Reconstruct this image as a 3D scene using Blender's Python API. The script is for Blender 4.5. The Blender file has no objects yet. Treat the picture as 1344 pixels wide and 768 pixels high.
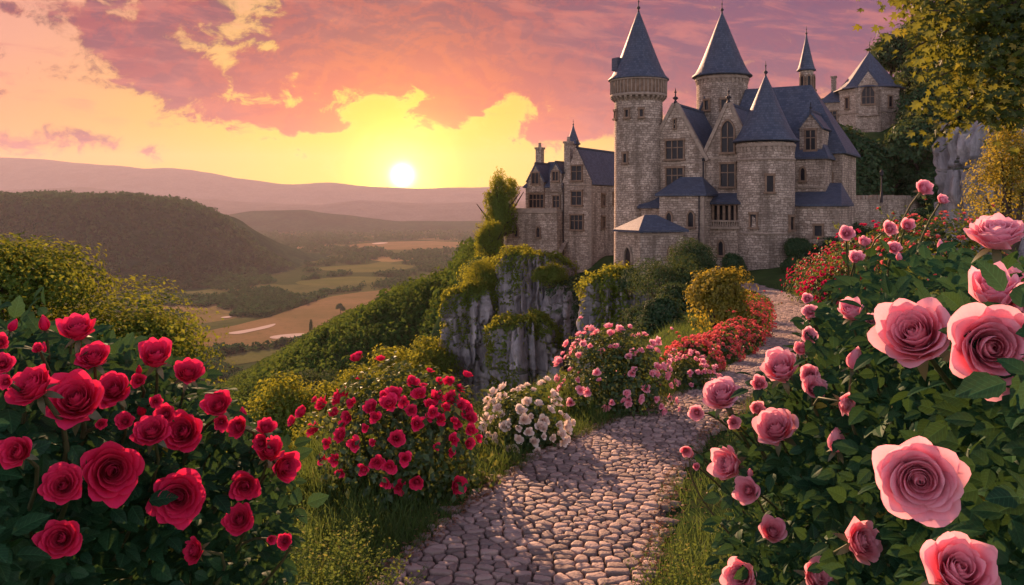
import bpy, math, random
import numpy as np

# ------------------------------------------------------------------ camera, world, sun, exposure
SC = bpy.context.scene
COL = SC.collection
F, CX, HY = 1164.0, 672.0, 270.0          # focal length / principal point in photo pixels
R = math.radians

cam_d = bpy.data.cameras.new("camera")
cam = bpy.data.objects.new("camera", cam_d)
COL.objects.link(cam)
cam.location = (0, 0, 0)
cam.rotation_euler = (R(90), 0, 0)
cam_d.sensor_width = 36.0
cam_d.lens = F / 1344 * 36.0
cam_d.shift_y = -(384 - HY) / 1344
cam_d.clip_start = 0.05
cam_d.clip_end = 40000
SC.camera = cam

SC.view_settings.view_transform = 'Standard'
SC.view_settings.look = 'None'
SC.view_settings.gamma = 1.0
SC.view_settings.use_curve_mapping = False
EXPO = 1.5
SC.view_settings.exposure = EXPO
cy = SC.cycles
cy.use_denoising = True
cy.max_bounces = 6
cy.diffuse_bounces = 4
cy.glossy_bounces = 2
cy.transmission_bounces = 3
cy.volume_bounces = 1
cy.transparent_max_bounces = 6
cy.sample_clamp_indirect = 6.0
cy.caustics_reflective = False
cy.caustics_refractive = False

SUN_AZ, SUN_EL = -18.0, 17.0
sun_d = bpy.data.lights.new("sun", 'SUN')
sun_d.energy = 5.0
sun_d.angle = R(0.6)
sun_d.color = (1.0, 0.56, 0.33)
sun = bpy.data.objects.new("sun", sun_d)
COL.objects.link(sun)
_sd = np.array([math.sin(R(SUN_AZ)) * math.cos(R(SUN_EL)), math.cos(R(SUN_AZ)) * math.cos(R(SUN_EL)), math.sin(R(SUN_EL))])
from mathutils import Vector, Matrix
sun.rotation_euler = Vector(_sd).to_track_quat('Z', 'Y').to_euler()


class E:
    """A scalar node expression: operators make Math nodes."""
    nt = None
    def __init__(s, sock): s.s = sock
    @staticmethod
    def put(inp, v):
        if isinstance(v, E): E.nt.links.new(v.s, inp)
        else: inp.default_value = v
    @staticmethod
    def m(op, *a, clamp=False):
        n = E.nt.nodes.new('ShaderNodeMath'); n.operation = op; n.use_clamp = clamp
        for i, v in enumerate(a): E.put(n.inputs[i], v)
        return E(n.outputs[0])
    def __add__(a, b): return E.m('ADD', a, b)
    __radd__ = __add__
    def __sub__(a, b): return E.m('SUBTRACT', a, b)
    def __rsub__(a, b): return E.m('SUBTRACT', b, a)
    def __mul__(a, b): return E.m('MULTIPLY', a, b)
    __rmul__ = __mul__
    def __truediv__(a, b): return E.m('DIVIDE', a, b)
    def __pow__(a, b): return E.m('POWER', a, b)

def e_exp(a): return E.m('EXPONENT', a)
def e_max(a, b): return E.m('MAXIMUM', a, b)
def e_min(a, b): return E.m('MINIMUM', a, b)
def e_smooth(a, lo, hi, t0=0.0, t1=1.0):
    n = E.nt.nodes.new('ShaderNodeMapRange'); n.interpolation_type = 'SMOOTHSTEP'
    E.put(n.inputs[0], a); n.inputs[1].default_value = lo; n.inputs[2].default_value = hi
    n.inputs[3].default_value = t0; n.inputs[4].default_value = t1
    return E(n.outputs[0])
def e_comb(x, y, z):
    n = E.nt.nodes.new('ShaderNodeCombineXYZ')
    for i, v in enumerate((x, y, z)): E.put(n.inputs[i], v)
    return n.outputs[0]
def e_noise(vec, scale, detail=6, rough=0.6, dist=0.0):
    n = E.nt.nodes.new('ShaderNodeTexNoise')
    E.nt.links.new(vec, n.inputs['Vector']); n.inputs['Scale'].default_value = scale
    n.inputs['Detail'].default_value = detail; n.inputs['Roughness'].default_value = rough
    n.inputs['Distortion'].default_value = dist
    return E(n.outputs[0])
def e_mix(f, a, b):
    n = E.nt.nodes.new('ShaderNodeMix'); n.data_type = 'RGBA'
    E.put(n.inputs[0], f)
    for i, v in ((6, a), (7, b)):
        if isinstance(v, (tuple, list)): n.inputs[i].default_value = (*v[:3], 1)
        else: E.nt.links.new(v, n.inputs[i])
    return n.outputs[2]
def lin(r, g, b):
    f = lambda c: (c / 255 / 12.92) if c / 255 <= 0.04045 else ((c / 255 + 0.055) / 1.055) ** 2.4
    return (f(r), f(g), f(b))

def build_world():
    w = bpy.data.worlds.new("World"); SC.world = w; w.use_nodes = True
    nt = w.node_tree; nt.nodes.clear(); E.nt = nt
    out = nt.nodes.new('ShaderNodeOutputWorld'); bg = nt.nodes.new('ShaderNodeBackground')
    nt.links.new(bg.outputs[0], out.inputs[0])
    tc = nt.nodes.new('ShaderNodeTexCoord'); sx = nt.nodes.new('ShaderNodeSeparateXYZ')
    nt.links.new(tc.outputs['Generated'], sx.inputs[0])
    x, y, z = E(sx.outputs[0]), E(sx.outputs[1]), E(sx.outputs[2])
    yy = e_max(y, 0.12)
    # sky directions west: u to the right, v upward, both in hundredths of the gnomonic plane around the sunset
    u = x / yy * 11.64 + 6.72
    v = 2.70 - z / yy * 11.64
    front = e_smooth(y, 0.10, 0.45)
    SU, SV = 5.27, 2.33
    # domain warp for ragged clouds
    vec = e_comb(u, v * 1.35, 0.0)
    w1 = e_noise(vec, 0.75, 3, 0.5); w2 = e_noise(e_comb(u + 31.0, v * 1.35 + 7.0, 3.0), 0.75, 3, 0.5)
    uw = u + (w1 - 0.5) * 0.9
    vw = v + (w2 - 0.5) * 0.55
    fb = e_noise(e_comb(uw, vw * 1.5, 1.7), 1.7, 12, 0.68, 0.25)
    fb2 = e_noise(e_comb(uw * 0.93 + SU * 0.07 , vw * 1.5 + 0.10, 1.7), 1.7, 12, 0.68, 0.25)
    dens = None
    blobs = [  # centre u, v, half-axes, tilt, weight
        (5.9, 0.62, 2.45, 0.80, 0.00, 1.15), (4.2, 0.75, 1.1, 0.6, 0.25, 0.8), (7.3, 0.95, 1.2, 0.50, 0.25, 0.9), (6.0, 1.35, 0.38, 0.36, 0.1, 0.75),
        (2.45, 1.05, 1.15, 0.42, 0.33, 1.0), (2.0, 0.75, 0.75, 0.30, 0.45, 0.85), (3.15, 1.47, 0.9, 0.13, 0.05, 0.75),
        (1.05, 0.24, 0.46, 0.22, 0.25, 1.0), (2.2, 0.12, 0.65, 0.28, 0.2, 0.85), (0.05, 0.10, 0.3, 0.12, 0.3, 0.6), (4.7, 0.0, 0.9, 0.16, 0.0, 0.7),
        (4.15, 1.62, 0.50, 0.115, 0.02, 0.95), (7.1, 1.74, 0.75, 0.13, -0.10, 0.8), (6.75, 1.38, 0.62, 0.17, -0.40, -0.75),
        (0.85, 1.88, 0.95, 0.15, 0.06, 0.9), (0.0, 1.18, 0.22, 0.06, 0.0, 0.7), (9.8, 0.5, 3.2, 1.1, 0.0, 1.1), (9.0, -1.5, 6.0, 1.0, 0.0, 0.9), (14, 0.4, 3, 1.6, 0, 0.9),
        (3.02, 1.0, 0.11, 0.36, -0.45, -0.75), (3.3, 0.30, 0.34, 0.13, -0.2, -0.2), (4.95, 1.42, 0.38, 0.28, 0, -0.5), (6.55, 1.50, 0.35, 0.25, 0.5, -0.5)]
    for (bu, bv, a, b, t, wt) in blobs:
        du, dv = uw - bu, vw - bv
        c, s = math.cos(t), math.sin(t)
        q1 = (du * c + dv * s) * (1 / a); q2 = (dv * c - du * s) * (1 / b)
        g = e_exp((q1 * q1 + q2 * q2) * -0.9) * wt
        dens = g if dens is None else dens + g
    dens = dens + (fb - 0.5) * 3.9 - 0.44
    mask = e_smooth(dens, -0.20, 0.42)
    du, dv = (u - SU) * 0.78, v - SV
    d2 = du * du + dv * dv * 1.1
    dist = E.m('SQRT', d2)
    # clear sky between the clouds
    up = e_smooth(v, 0.3, 2.5)
    base = e_mix(up, lin(222, 150, 134), lin(244, 150, 62))
    base = e_mix(e_smooth(u, 6.5, 11.0), base, lin(215, 120, 110))
    glow = e_exp((du * du * 0.80 + dv * dv * 1.5) * -0.14)
    base = e_mix(e_min(glow * 1.15, 1.0), base, lin(255, 206, 24))
    # clouds
    far = e_smooth(dist, 0.9, 3.3)
    cc = e_mix(e_smooth(dist, 0.3, 1.5), lin(255, 160, 50), lin(232, 100, 66))
    cc = e_mix(far, cc, lin(162, 74, 84))
    highs = e_smooth(v + (fb - 0.5) * 1.2 - e_smooth(u, 6.5, 10.0) * 0.5, 1.25, -0.25)
    cc = e_mix(highs * 0.8, cc, lin(92, 62, 92))
    cc = e_mix(e_smooth(u, 7.0, 11.5) * highs * 0.8, cc, lin(108, 92, 124))
    inner = e_smooth(dens, 0.15, 0.75)
    body = e_mix(inner * 0.55 * far, cc, lin(150, 88, 108))
    relief = e_smooth(fb2 - fb, -0.06, 0.07)
    litc = e_mix(far, lin(250, 140, 56), lin(214, 92, 82))
    body = e_mix(relief * 0.55, body, litc)
    body = e_mix(e_smooth(u, 6.2, 9.6) * e_smooth(v, 1.9, 0.1) * 0.8, body, lin(104, 88, 126))
    body = e_mix(far * 0.34 + 0.05, body, (0.05, 0.02, 0.05))
    mu = nt.nodes.new('ShaderNodeMix'); mu.data_type = 'RGBA'; mu.blend_type = 'MULTIPLY'; E.put(mu.inputs[0], 1.0)
    nt.links.new(body, mu.inputs[6]); mu.inputs[7].default_value = (0.90, 0.58, 0.92, 1); body = mu.outputs[2]
    rim = (1.0 - e_smooth(dens, -0.05, 0.50)) * e_exp(d2 * -0.13)
    body = e_mix(e_min(rim * 1.15, 0.85), body, lin(255, 232, 80))
    # thin high streaks between the big clouds
    st = e_noise(e_comb(u * 0.55 + v * 0.35 + 3.0, v * 2.6 - u * 0.35, 5.0), 1.6, 10, 0.62, 0.4)
    wisp = e_smooth(st, 0.53, 0.72) * e_smooth(v, 1.9, 0.9) * (1.0 - e_exp(d2 * -1.2))
    base = e_mix(wisp * 0.6, base, lin(196, 104, 104))
    body = e_mix(e_smooth(st, 0.45, 0.66) * 0.38 * far, body, lin(238, 130, 110))
    sky = e_mix(mask * (1.0 - e_exp(d2 * -6.0) * 0.9), base, body)
    # the side of the sky behind the viewer
    el = e_smooth(z, -0.02, 0.7)
    back = e_mix(e_smooth(z, 0.05, 0.6), (1.55, 1.36, 1.52), (0.60, 0.57, 0.82))
    sky = e_mix(front, back, sky)
    sky = e_mix(e_smooth(z, 0.24, 0.75), sky, (0.17, 0.165, 0.27))
    nis = nt.nodes.new('ShaderNodeTexSky'); nis.sky_type = 'NISHITA'; nis.sun_disc = False
    nis.sun_elevation = R(SUN_EL); nis.sun_rotation = R(SUN_AZ)
    add = nt.nodes.new('ShaderNodeMix'); add.data_type = 'RGBA'; add.blend_type = 'ADD'
    E.put(add.inputs[0], (1.0 - front) * 0.05); nt.links.new(sky, add.inputs[6]); nt.links.new(nis.outputs[0], add.inputs[7])
    sky = add.outputs[2]
    # the sun itself and its aureole
    ex, ey, ez = math.sin(math.atan(-1.45 / 11.64)), 1.0, 0.40 / 11.64
    L = math.sqrt(ex * ex + ey * ey + ez * ez)
    cosang = x * (ex / L) + y * (ey / L) + z * (ez / L)
    ang = E.m('ARCCOSINE', e_min(cosang, 1.0)) * (180 / math.pi)
    disc = 1.0 - e_smooth(ang, 0.25, 1.05)
    aure = e_exp(ang * ang * -0.22)
    aure2 = e_exp(ang * -0.22)
    def addc(sky, f, c):
        n = nt.nodes.new('ShaderNodeMix'); n.data_type = 'RGBA'; n.blend_type = 'ADD'
        E.put(n.inputs[0], 1.0); nt.links.new(sky, n.inputs[6])
        sc = nt.nodes.new('ShaderNodeMix'); sc.data_type = 'RGBA'
        E.put(sc.inputs[0], f); sc.inputs[6].default_value = (0, 0, 0, 1); sc.inputs[7].default_value = (*c, 1); sc.clamp_factor = False
        nt.links.new(sc.outputs[2], n.inputs[7]); return n.outputs[2]
    sky = addc(sky, e_exp(ang * ang * -3.2) * front, (9, 7.5, 4.2))
    sky = addc(sky, aure * front, (2.6, 2.0, 0.35))
    sky = addc(sky, aure2 * front, (0.8, 0.48, 0.02))
    sky = e_mix(e_smooth(z, 0.0, -0.05), sky, (0.10, 0.07, 0.06))
    nt.links.new(sky, bg.inputs[0])
    bg.inputs[1].default_value = WORLD_STRENGTH
WORLD_STRENGTH = 0.375
build_world()

# ------------------------------------------------------------------ numpy helpers
rng = np.random.default_rng(11)
def P(px, py, Y): return np.array([(px - CX) / F * Y, Y, (HY - py) / F * Y])
def norm(v): return v / np.maximum(np.linalg.norm(v, axis=-1, keepdims=True), 1e-9)
def _hash(ix, iy, iz):
    h = (ix * 374761393 + iy * 668265263 + iz * 2147483647 + 1013904223).astype(np.int64) & 0xffffffff
    h = ((h ^ (h >> 13)) * 1274126177) & 0xffffffff
    return ((h ^ (h >> 16)) & 0xffff) / 65535.0
def vnoise(p):
    p = np.asarray(p, float); i = np.floor(p).astype(np.int64); f = p - i; f = f * f * (3 - 2 * f)
    r = 0
    for a in (0, 1):
        for b in (0, 1):
            for c in (0, 1):
                w = (f[..., 0] if a else 1 - f[..., 0]) * (f[..., 1] if b else 1 - f[..., 1]) * (f[..., 2] if c else 1 - f[..., 2])
                r = r + w * _hash(i[..., 0] + a, i[..., 1] + b, i[..., 2] + c)
    return r
def fbm(p, oct=4):
    p = np.asarray(p, float); r = 0; a = 0.5; t = 0
    for k in range(oct): r = r + a * vnoise(p * 2 ** k + 17.3 * k); t += a; a *= 0.5
    return r / t
def sstep(x, a, b):
    t = np.clip((x - a) / (b - a), 0, 1); return t * t * (3 - 2 * t)

class MB:
    """Collects vertices, faces, uv and a per-vertex random value; build() links ONE mesh object."""
    def __init__(s): s.V = []; s.Fc = []; s.U = []; s.C = []; s.M = []; s.n = 0
    def add(s, V, faces, uv=None, c=None, m=0):
        V = np.asarray(V, float).reshape(-1, 3)
        for f in (faces if isinstance(faces, list) else [faces]):
            f = np.asarray(f, int)
            if f.ndim == 1: f = f[None]
            s.Fc.append(f + s.n); s.M.append(np.full(len(f), m))
        s.V.append(V); s.n += len(V)
        s.U.append(np.zeros((len(V), 2)) if uv is None else np.asarray(uv, float).reshape(-1, 2))
        s.C.append(np.zeros(len(V)) if c is None else np.broadcast_to(np.asarray(c, float), (len(V),)))
        return s
    def poly(s, pts, m=0, c=0.0):
        """flat polygon with box-mapped uv in metres"""
        p = np.asarray(pts, float)
        n = np.cross(p[1] - p[0], p[2] - p[0]); n = n / max(np.linalg.norm(n), 1e-9)
        t = np.cross([0, 0, 1], n)
        t = np.array([1., 0, 0]) if np.linalg.norm(t) < 0.05 else t / np.linalg.norm(t)
        b = np.cross(n, t)
        return s.add(p, np.arange(len(p)), np.stack([p @ t, p @ b], 1), c, m)
    def box(s, x0, x1, y0, y1, z0, z1, m=0):
        a = [(x0, y0), (x1, y0), (x1, y1), (x0, y1)]
        return s.prism(a, z0, z1, m)
    def prism(s, a, z0, z1, m=0, bottom=True):
        n = len(a)
        for i in range(n):
            p, q = a[i], a[(i + 1) % n]
            s.poly([(*p, z0), (*q, z0), (*q, z1), (*p, z1)], m)
        s.poly([(*p, z1) for p in a], m)
        if bottom: s.poly([(*p, z0) for p in reversed(a)], m)
        return s
    def lathe(s, prof, n=40, c=(0, 0), m=0, a0=0.0):
        prof = np.asarray(prof, float); k = len(prof)
        th = np.linspace(0, 2 * math.pi, n + 1) + a0
        V = np.empty((k, n + 1, 3)); V[..., 0] = c[0] + prof[:, :1] * np.cos(th); V[..., 1] = c[1] + prof[:, :1] * np.sin(th); V[..., 2] = prof[:, 1:2]
        L = np.concatenate([[0], np.cumsum(np.linalg.norm(np.diff(prof, axis=0), axis=1))]) + prof[0, 1]
        rm = prof[:, 0].max()
        U = np.empty((k, n + 1, 2)); U[..., 0] = th * rm; U[..., 1] = L[:, None]
        return s.add(V, gridf(k, n + 1), U, 0, m)
    def tube(s, pts, rad, n=6, m=0, c=0.0):
        pts = np.asarray(pts, float); k = len(pts); rad = np.broadcast_to(np.asarray(rad, float), (k,))
        T = norm(np.gradient(pts, axis=0)); ref = np.array([0.31, 0.87, 0.39])
        A = norm(np.cross(T, ref)); B = np.cross(T, A)
        th = np.linspace(0, 2 * math.pi, n + 1)
        V = pts[:, None] + rad[:, None, None] * (A[:, None] * np.cos(th)[None, :, None] + B[:, None] * np.sin(th)[None, :, None])
        U = np.empty((k, n + 1, 2)); U[..., 0] = th / 6.28; U[..., 1] = np.arange(k)[:, None]
        return s.add(V, gridf(k, n + 1)[:, ::-1], U, c, m)
    def build(s, name, mat, parent=None, smooth=False):
        V = np.concatenate(s.V); U = np.concatenate(s.U); C = np.concatenate(s.C)
        ks = np.concatenate([np.full(len(f), f.shape[1]) for f in s.Fc]); loops = np.concatenate([f.ravel() for f in s.Fc])
        M = np.concatenate(s.M)
        me = bpy.data.meshes.new(name)
        me.vertices.add(len(V)); me.vertices.foreach_set('co', V.astype(np.float32).ravel())
        me.loops.add(len(loops)); me.loops.foreach_set('vertex_index', loops.astype(np.int32))
        me.polygons.add(len(ks)); st = np.concatenate([[0], np.cumsum(ks)[:-1]])
        me.polygons.foreach_set('loop_start', st.astype(np.int32))
        try: me.polygons.foreach_set('loop_total', ks.astype(np.int32))
        except Exception: pass
        me.update(calc_edges=True)
        ul = me.uv_layers.new(name='UVMap'); ul.data.foreach_set('uv', U[loops].astype(np.float32).ravel())
        at = me.attributes.new('rnd', 'FLOAT', 'POINT'); at.data.foreach_set('value', C.astype(np.float32))
        for mm in (mat if isinstance(mat, (list, tuple)) else [mat]): me.materials.append(mm)
        me.polygons.foreach_set('material_index', M.astype(np.int32))
        me.polygons.foreach_set('use_smooth', np.full(len(ks), bool(smooth)))
        me.update()
        o = bpy.data.objects.new(name, me); COL.objects.link(o)
        if parent is not None: o.parent = parent
        return o

def gridf(r, c):
    i = np.arange(r - 1)[:, None] * c + np.arange(c - 1)[None]
    i = i.ravel(); return np.stack([i, i + 1, i + c + 1, i + c], 1)

def scatter(mb, T, pos, d, nrm, sc, m=0, rnd=None):
    """copies template T=(verts, faces, uv) to many places inside one mesh (leaves of a crown, blades of grass)"""
    TV, TF, TU = T
    n, k = len(pos), len(TV)
    X = norm(d); Z = norm(nrm - (nrm * X).sum(1, keepdims=True) * X); Y = np.cross(Z, X)
    sc = np.broadcast_to(np.asarray(sc, float), (n,))
    V = pos[:, None] + sc[:, None, None] * (TV[None, :, :1] * X[:, None] + TV[None, :, 1:2] * Y[:, None] + TV[None, :, 2:] * Z[:, None])
    Fs = (TF[None] + (np.arange(n) * k)[:, None, None]).reshape(-1, TF.shape[1])
    r = rng.random(n) if rnd is None else rnd
    mb.add(V.reshape(-1, 3), Fs, np.tile(TU, (n, 1)), np.repeat(r, k), m)

def rand_dir(n):
    return norm(rng.normal(size=(n, 3)))

# ------------------------------------------------------------------ objects: tags and empties
def tag(o, label=None, cat=None, group=None, kind=None):
    if label: o['label'] = label
    if cat: o['category'] = cat
    if group: o['group'] = group
    if kind: o['kind'] = kind
    return o
def thing(name, label, cat, loc=(0, 0, 0), rz=0.0, group=None, scale=None):
    o = bpy.data.objects.new(name, None); COL.objects.link(o)
    o.location = tuple(float(v) for v in loc); o.rotation_euler = (0, 0, rz); o.empty_display_size = 0.2
    if scale is not None: o.scale = scale if hasattr(scale, '__len__') else (scale,) * 3
    return tag(o, label, cat, group)
def copy_tree(o, parent=None):
    c = o.copy(); COL.objects.link(c); c.parent = parent
    for ch in o.children: copy_tree(ch, c)
    return c

# ------------------------------------------------------------------ materials
def new_mat(name):
    m = bpy.data.materials.new(name); m.use_nodes = True
    nt = m.node_tree; nt.nodes.clear(); E.nt = nt
    out = nt.nodes.new('ShaderNodeOutputMaterial')
    return m, nt, out
def attr(nt, name='rnd'):
    a = nt.nodes.new('ShaderNodeAttribute'); a.attribute_name = name; return E(a.outputs['Fac'])
def objco(nt):
    t = nt.nodes.new('ShaderNodeTexCoord'); return t.outputs['Object']
def uvco(nt):
    t = nt.nodes.new('ShaderNodeTexCoord'); return t.outputs['UV']
def principled(nt, out, col, rough=0.8, spec=0.3, bump=None, bstr=0.4, bdist=0.02):
    p = nt.nodes.new('ShaderNodeBsdfPrincipled')
    if isinstance(col, tuple): p.inputs['Base Color'].default_value = (*col, 1)
    else: nt.links.new(col, p.inputs['Base Color'])
    E.put(p.inputs['Roughness'], rough)
    p.inputs['Specular IOR Level'].default_value = spec
    if bump is not None:
        b = nt.nodes.new('ShaderNodeBump'); E.put(b.inputs['Height'], bump)
        b.inputs['Strength'].default_value = bstr; b.inputs['Distance'].default_value = bdist
        nt.links.new(b.outputs[0], p.inputs['Normal'])
    nt.links.new(p.outputs[0], out.inputs[0])
    return p
def matte(nt, out, col, bump=None, bstr=0.5, bdist=0.05):
    d = nt.nodes.new('ShaderNodeBsdfDiffuse')
    if isinstance(col, tuple): d.inputs[0].default_value = (*col, 1)
    else: nt.links.new(col, d.inputs[0])
    if bump is not None:
        b = nt.nodes.new('ShaderNodeBump'); E.put(b.inputs['Height'], bump); b.inputs['Strength'].default_value = bstr; b.inputs['Distance'].default_value = bdist
        nt.links.new(b.outputs[0], d.inputs['Normal'])
    nt.links.new(d.outputs[0], out.inputs[0])
def map_scale(nt, vec, sc):
    n = nt.nodes.new('ShaderNodeMapping'); nt.links.new(vec, n.inputs[0]); n.inputs['Scale'].default_value = sc; return n.outputs[0]

def leaf_mat(name, c0, c1, trans=0.35, rough=0.45, gloss=0.04, c2=None, f2=0.0, tcol=None, veins=False):
    m, nt, out = new_mat(name)
    r = attr(nt)
    col = e_mix(r, c0, c1)
    if c2: col = e_mix(e_smooth(r, 1 - f2, 1 - f2 + 0.01), col, c2)
    if veins:
        uv = nt.nodes.new('ShaderNodeSeparateXYZ'); nt.links.new(uvco(nt), uv.inputs[0])
        ux, uy = E(uv.outputs[0]), E.m('ABSOLUTE', E(uv.outputs[1]))
        side = E.m('SINE', (ux - uy * 0.8) * 44.0)
        vein = e_max(e_smooth(side, 0.86, 1.0), e_smooth(uy, 0.03, 0.0))
        col = e_mix(vein * 0.32, col, tuple(min(1, k * 2.4 + 0.01) for k in c1))
        mot = e_noise(uvco(nt), 7.0, 4)
        col = e_mix(e_smooth(mot, 0.45, 0.7) * 0.35, col, tuple(k * 0.55 for k in c0))
    d = nt.nodes.new('ShaderNodeBsdfDiffuse'); nt.links.new(col, d.inputs[0])
    t = nt.nodes.new('ShaderNodeBsdfTranslucent')
    tc = tcol or tuple(min(0.9, k * 1.9) for k in c1)
    nt.links.new(e_mix(0.65, col, tc), t.inputs[0])
    g = nt.nodes.new('ShaderNodeBsdfGlossy'); g.inputs['Roughness'].default_value = rough; g.inputs[0].default_value = (0.8, 0.85, 0.8, 1)
    mx = nt.nodes.new('ShaderNodeMixShader'); mx.inputs[0].default_value = trans
    nt.links.new(d.outputs[0], mx.inputs[1]); nt.links.new(t.outputs[0], mx.inputs[2])
    m2 = nt.nodes.new('ShaderNodeMixShader'); m2.inputs[0].default_value = gloss
    nt.links.new(mx.outputs[0], m2.inputs[1]); nt.links.new(g.outputs[0], m2.inputs[2])
    nt.links.new(m2.outputs[0], out.inputs[0])
    return m

def petal_mat(name, inner, outer, edge, trans=0.28):
    m, nt, out = new_mat(name)
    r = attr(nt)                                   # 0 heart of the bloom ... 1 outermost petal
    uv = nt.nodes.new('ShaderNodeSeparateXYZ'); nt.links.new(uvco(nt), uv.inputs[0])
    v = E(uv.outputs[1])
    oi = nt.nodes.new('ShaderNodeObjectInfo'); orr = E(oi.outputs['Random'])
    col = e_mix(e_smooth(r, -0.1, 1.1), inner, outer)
    col = e_mix(orr * 0.35, col, edge)
    blot = e_noise(objco(nt), 2.2, 4)
    col = e_mix(e_smooth(blot, 0.5, 0.75) * 0.30, col, inner)
    col = e_mix(e_smooth(v, 0.95, 1.0) * e_smooth(blot, 0.50, 0.62) * 0.5, col, (0.42, 0.20, 0.12))
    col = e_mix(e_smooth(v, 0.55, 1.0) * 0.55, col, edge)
    st = e_noise(map_scale(nt, uvco(nt), (26, 2.0, 1)), 1.0, 3)
    col = e_mix(e_smooth(st, 0.42, 0.75) * 0.10, col, tuple(k * 0.72 for k in inner))
    d = nt.nodes.new('ShaderNodeBsdfDiffuse'); nt.links.new(col, d.inputs[0])
    t = nt.nodes.new('ShaderNodeBsdfTranslucent'); nt.links.new(col, t.inputs[0])
    sh = nt.nodes.new('ShaderNodeBsdfSheen'); sh.inputs['Roughness'].default_value = 0.4; nt.links.new(e_mix(0.4, edge, (1, 1, 1)), sh.inputs[0])
    bmp = nt.nodes.new('ShaderNodeBump'); E.put(bmp.inputs['Height'], st); bmp.inputs['Strength'].default_value = 0.10; bmp.inputs['Distance'].default_value = 0.004
    for n in (d, sh): nt.links.new(bmp.outputs[0], n.inputs['Normal'])
    mx = nt.nodes.new('ShaderNodeMixShader'); mx.inputs[0].default_value = trans
    nt.links.new(d.outputs[0], mx.inputs[1]); nt.links.new(t.outputs[0], mx.inputs[2])
    m2 = nt.nodes.new('ShaderNodeMixShader'); m2.inputs[0].default_value = 0.05
    nt.links.new(mx.outputs[0], m2.inputs[1]); nt.links.new(sh.outputs[0], m2.inputs[2])
    nt.links.new(m2.outputs[0], out.inputs[0])
    return m

def stone_mat(name, a, b, mortar, bw=0.42, rh=0.20):
    m, nt, out = new_mat(name)
    uv = uvco(nt)
    nz = nt.nodes.new('ShaderNodeTexNoise'); nt.links.new(uv, nz.inputs['Vector']); nz.inputs['Scale'].default_value = 2.6; nz.inputs['Detail'].default_value = 4
    va = nt.nodes.new('ShaderNodeVectorMath'); va.operation = 'MULTIPLY_ADD'
    nt.links.new(nz.outputs['Color'], va.inputs[0]); va.inputs[1].default_value = (0.42, 0.26, 0); nt.links.new(uv, va.inputs[2])
    br = nt.nodes.new('ShaderNodeTexBrick'); nt.links.new(va.outputs[0], br.inputs['Vector'])
    br.inputs['Scale'].default_value = 1.0; br.inputs['Brick Width'].default_value = bw; br.inputs['Row Height'].default_value = rh
    br.inputs['Mortar Size'].default_value = 0.022; br.inputs['Mortar Smooth'].default_value = 0.4; br.inputs['Bias'].default_value = 0.0
    br.inputs['Color1'].default_value = (*a, 1); br.inputs['Color2'].default_value = (*b, 1); br.inputs['Mortar'].default_value = (*mortar, 1)
    br.offset_frequency = 2; br.squash = 0.7; br.squash_frequency = 3
    blot = e_noise(uv, 0.35, 5, 0.65); fine = e_noise(uv, 6.0, 4, 0.7)
    ooc = objco(nt)
    streak = e_noise(map_scale(nt, ooc, (1.3, 1.3, 0.12)), 1.0, 5, 0.6)
    col = e_mix(e_smooth(blot, 0.40, 0.68) * 0.6, br.outputs['Color'], tuple(k * 0.55 for k in a))
    col = e_mix(e_smooth(fine, 0.5, 0.8) * 0.5, col, tuple(min(1, k * 1.45) for k in b))
    col = e_mix(e_smooth(fine, 0.5, 0.25) * 0.4, col, tuple(k * 0.5 for k in a))
    col = e_mix(e_smooth(streak, 0.46, 0.70) * 0.65, col, tuple(k * 0.42 for k in a))
    h = (1.0 - E(br.outputs['Fac'])) * 0.7 + fine * 0.6
    principled(nt, out, col, 0.92, 0.15, h, 0.7, 0.06)
    return m

def slate_mat():
    m, nt, out = new_mat("slate")
    uv = uvco(nt)
    br = nt.nodes.new('ShaderNodeTexBrick'); nt.links.new(uv, br.inputs['Vector'])
    br.inputs['Scale'].default_value = 1.0; br.inputs['Brick Width'].default_value = 0.30; br.inputs['Row Height'].default_value = 0.22
    br.inputs['Mortar Size'].default_value = 0.014; br.inputs['Mortar Smooth'].default_value = 0.3
    br.inputs['Color1'].default_value = (0.040, 0.052, 0.082, 1); br.inputs['Color2'].default_value = (0.080, 0.094, 0.130, 1); br.inputs['Mortar'].default_value = (0.03, 0.035, 0.045, 1)
    blot = e_noise(uv, 0.6, 5, 0.65); fine = e_noise(uv, 4.0, 4, 0.7)
    col = e_mix(e_smooth(blot, 0.42, 0.7) * 0.5, br.outputs['Color'], (0.05, 0.05, 0.062))
    col = e_mix(e_smooth(fine, 0.55, 0.8) * 0.4, col, (0.12, 0.125, 0.14))
    principled(nt, out, col, 0.62, 0.35, (1.0 - E(br.outputs['Fac'])) * 0.6 + fine * 0.4, 0.6, 0.03)
    return m

def rock_mat(name, a, b, moss):
    m, nt, out = new_mat(name)
    oc = objco(nt)
    st = e_noise(map_scale(nt, oc, (0.9, 0.9, 0.30)), 1.0, 8, 0.68, 0.6)
    led = e_noise(map_scale(nt, oc, (0.3, 0.3, 1.3)), 1.0, 6, 0.6)
    big = e_noise(oc, 0.22, 4)
    col = e_mix(e_smooth(st, 0.30, 0.72), a, b)
    col = e_mix(e_smooth(led, 0.55, 0.7) * 0.4, col, tuple(k * 0.5 for k in a))
    geo = nt.nodes.new('ShaderNodeNewGeometry'); sx = nt.nodes.new('ShaderNodeSeparateXYZ'); nt.links.new(geo.outputs['Normal'], sx.inputs[0])
    mo = e_smooth(E(sx.outputs[2]) + (big - 0.5) * 1.6 + (st - 0.5) * 0.8, 0.35, 0.75)
    col = e_mix(mo * 0.85, col, moss)
    matte(nt, out, col, st * 0.8 + led * 0.4, 0.9, 0.5)
    return m

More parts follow.
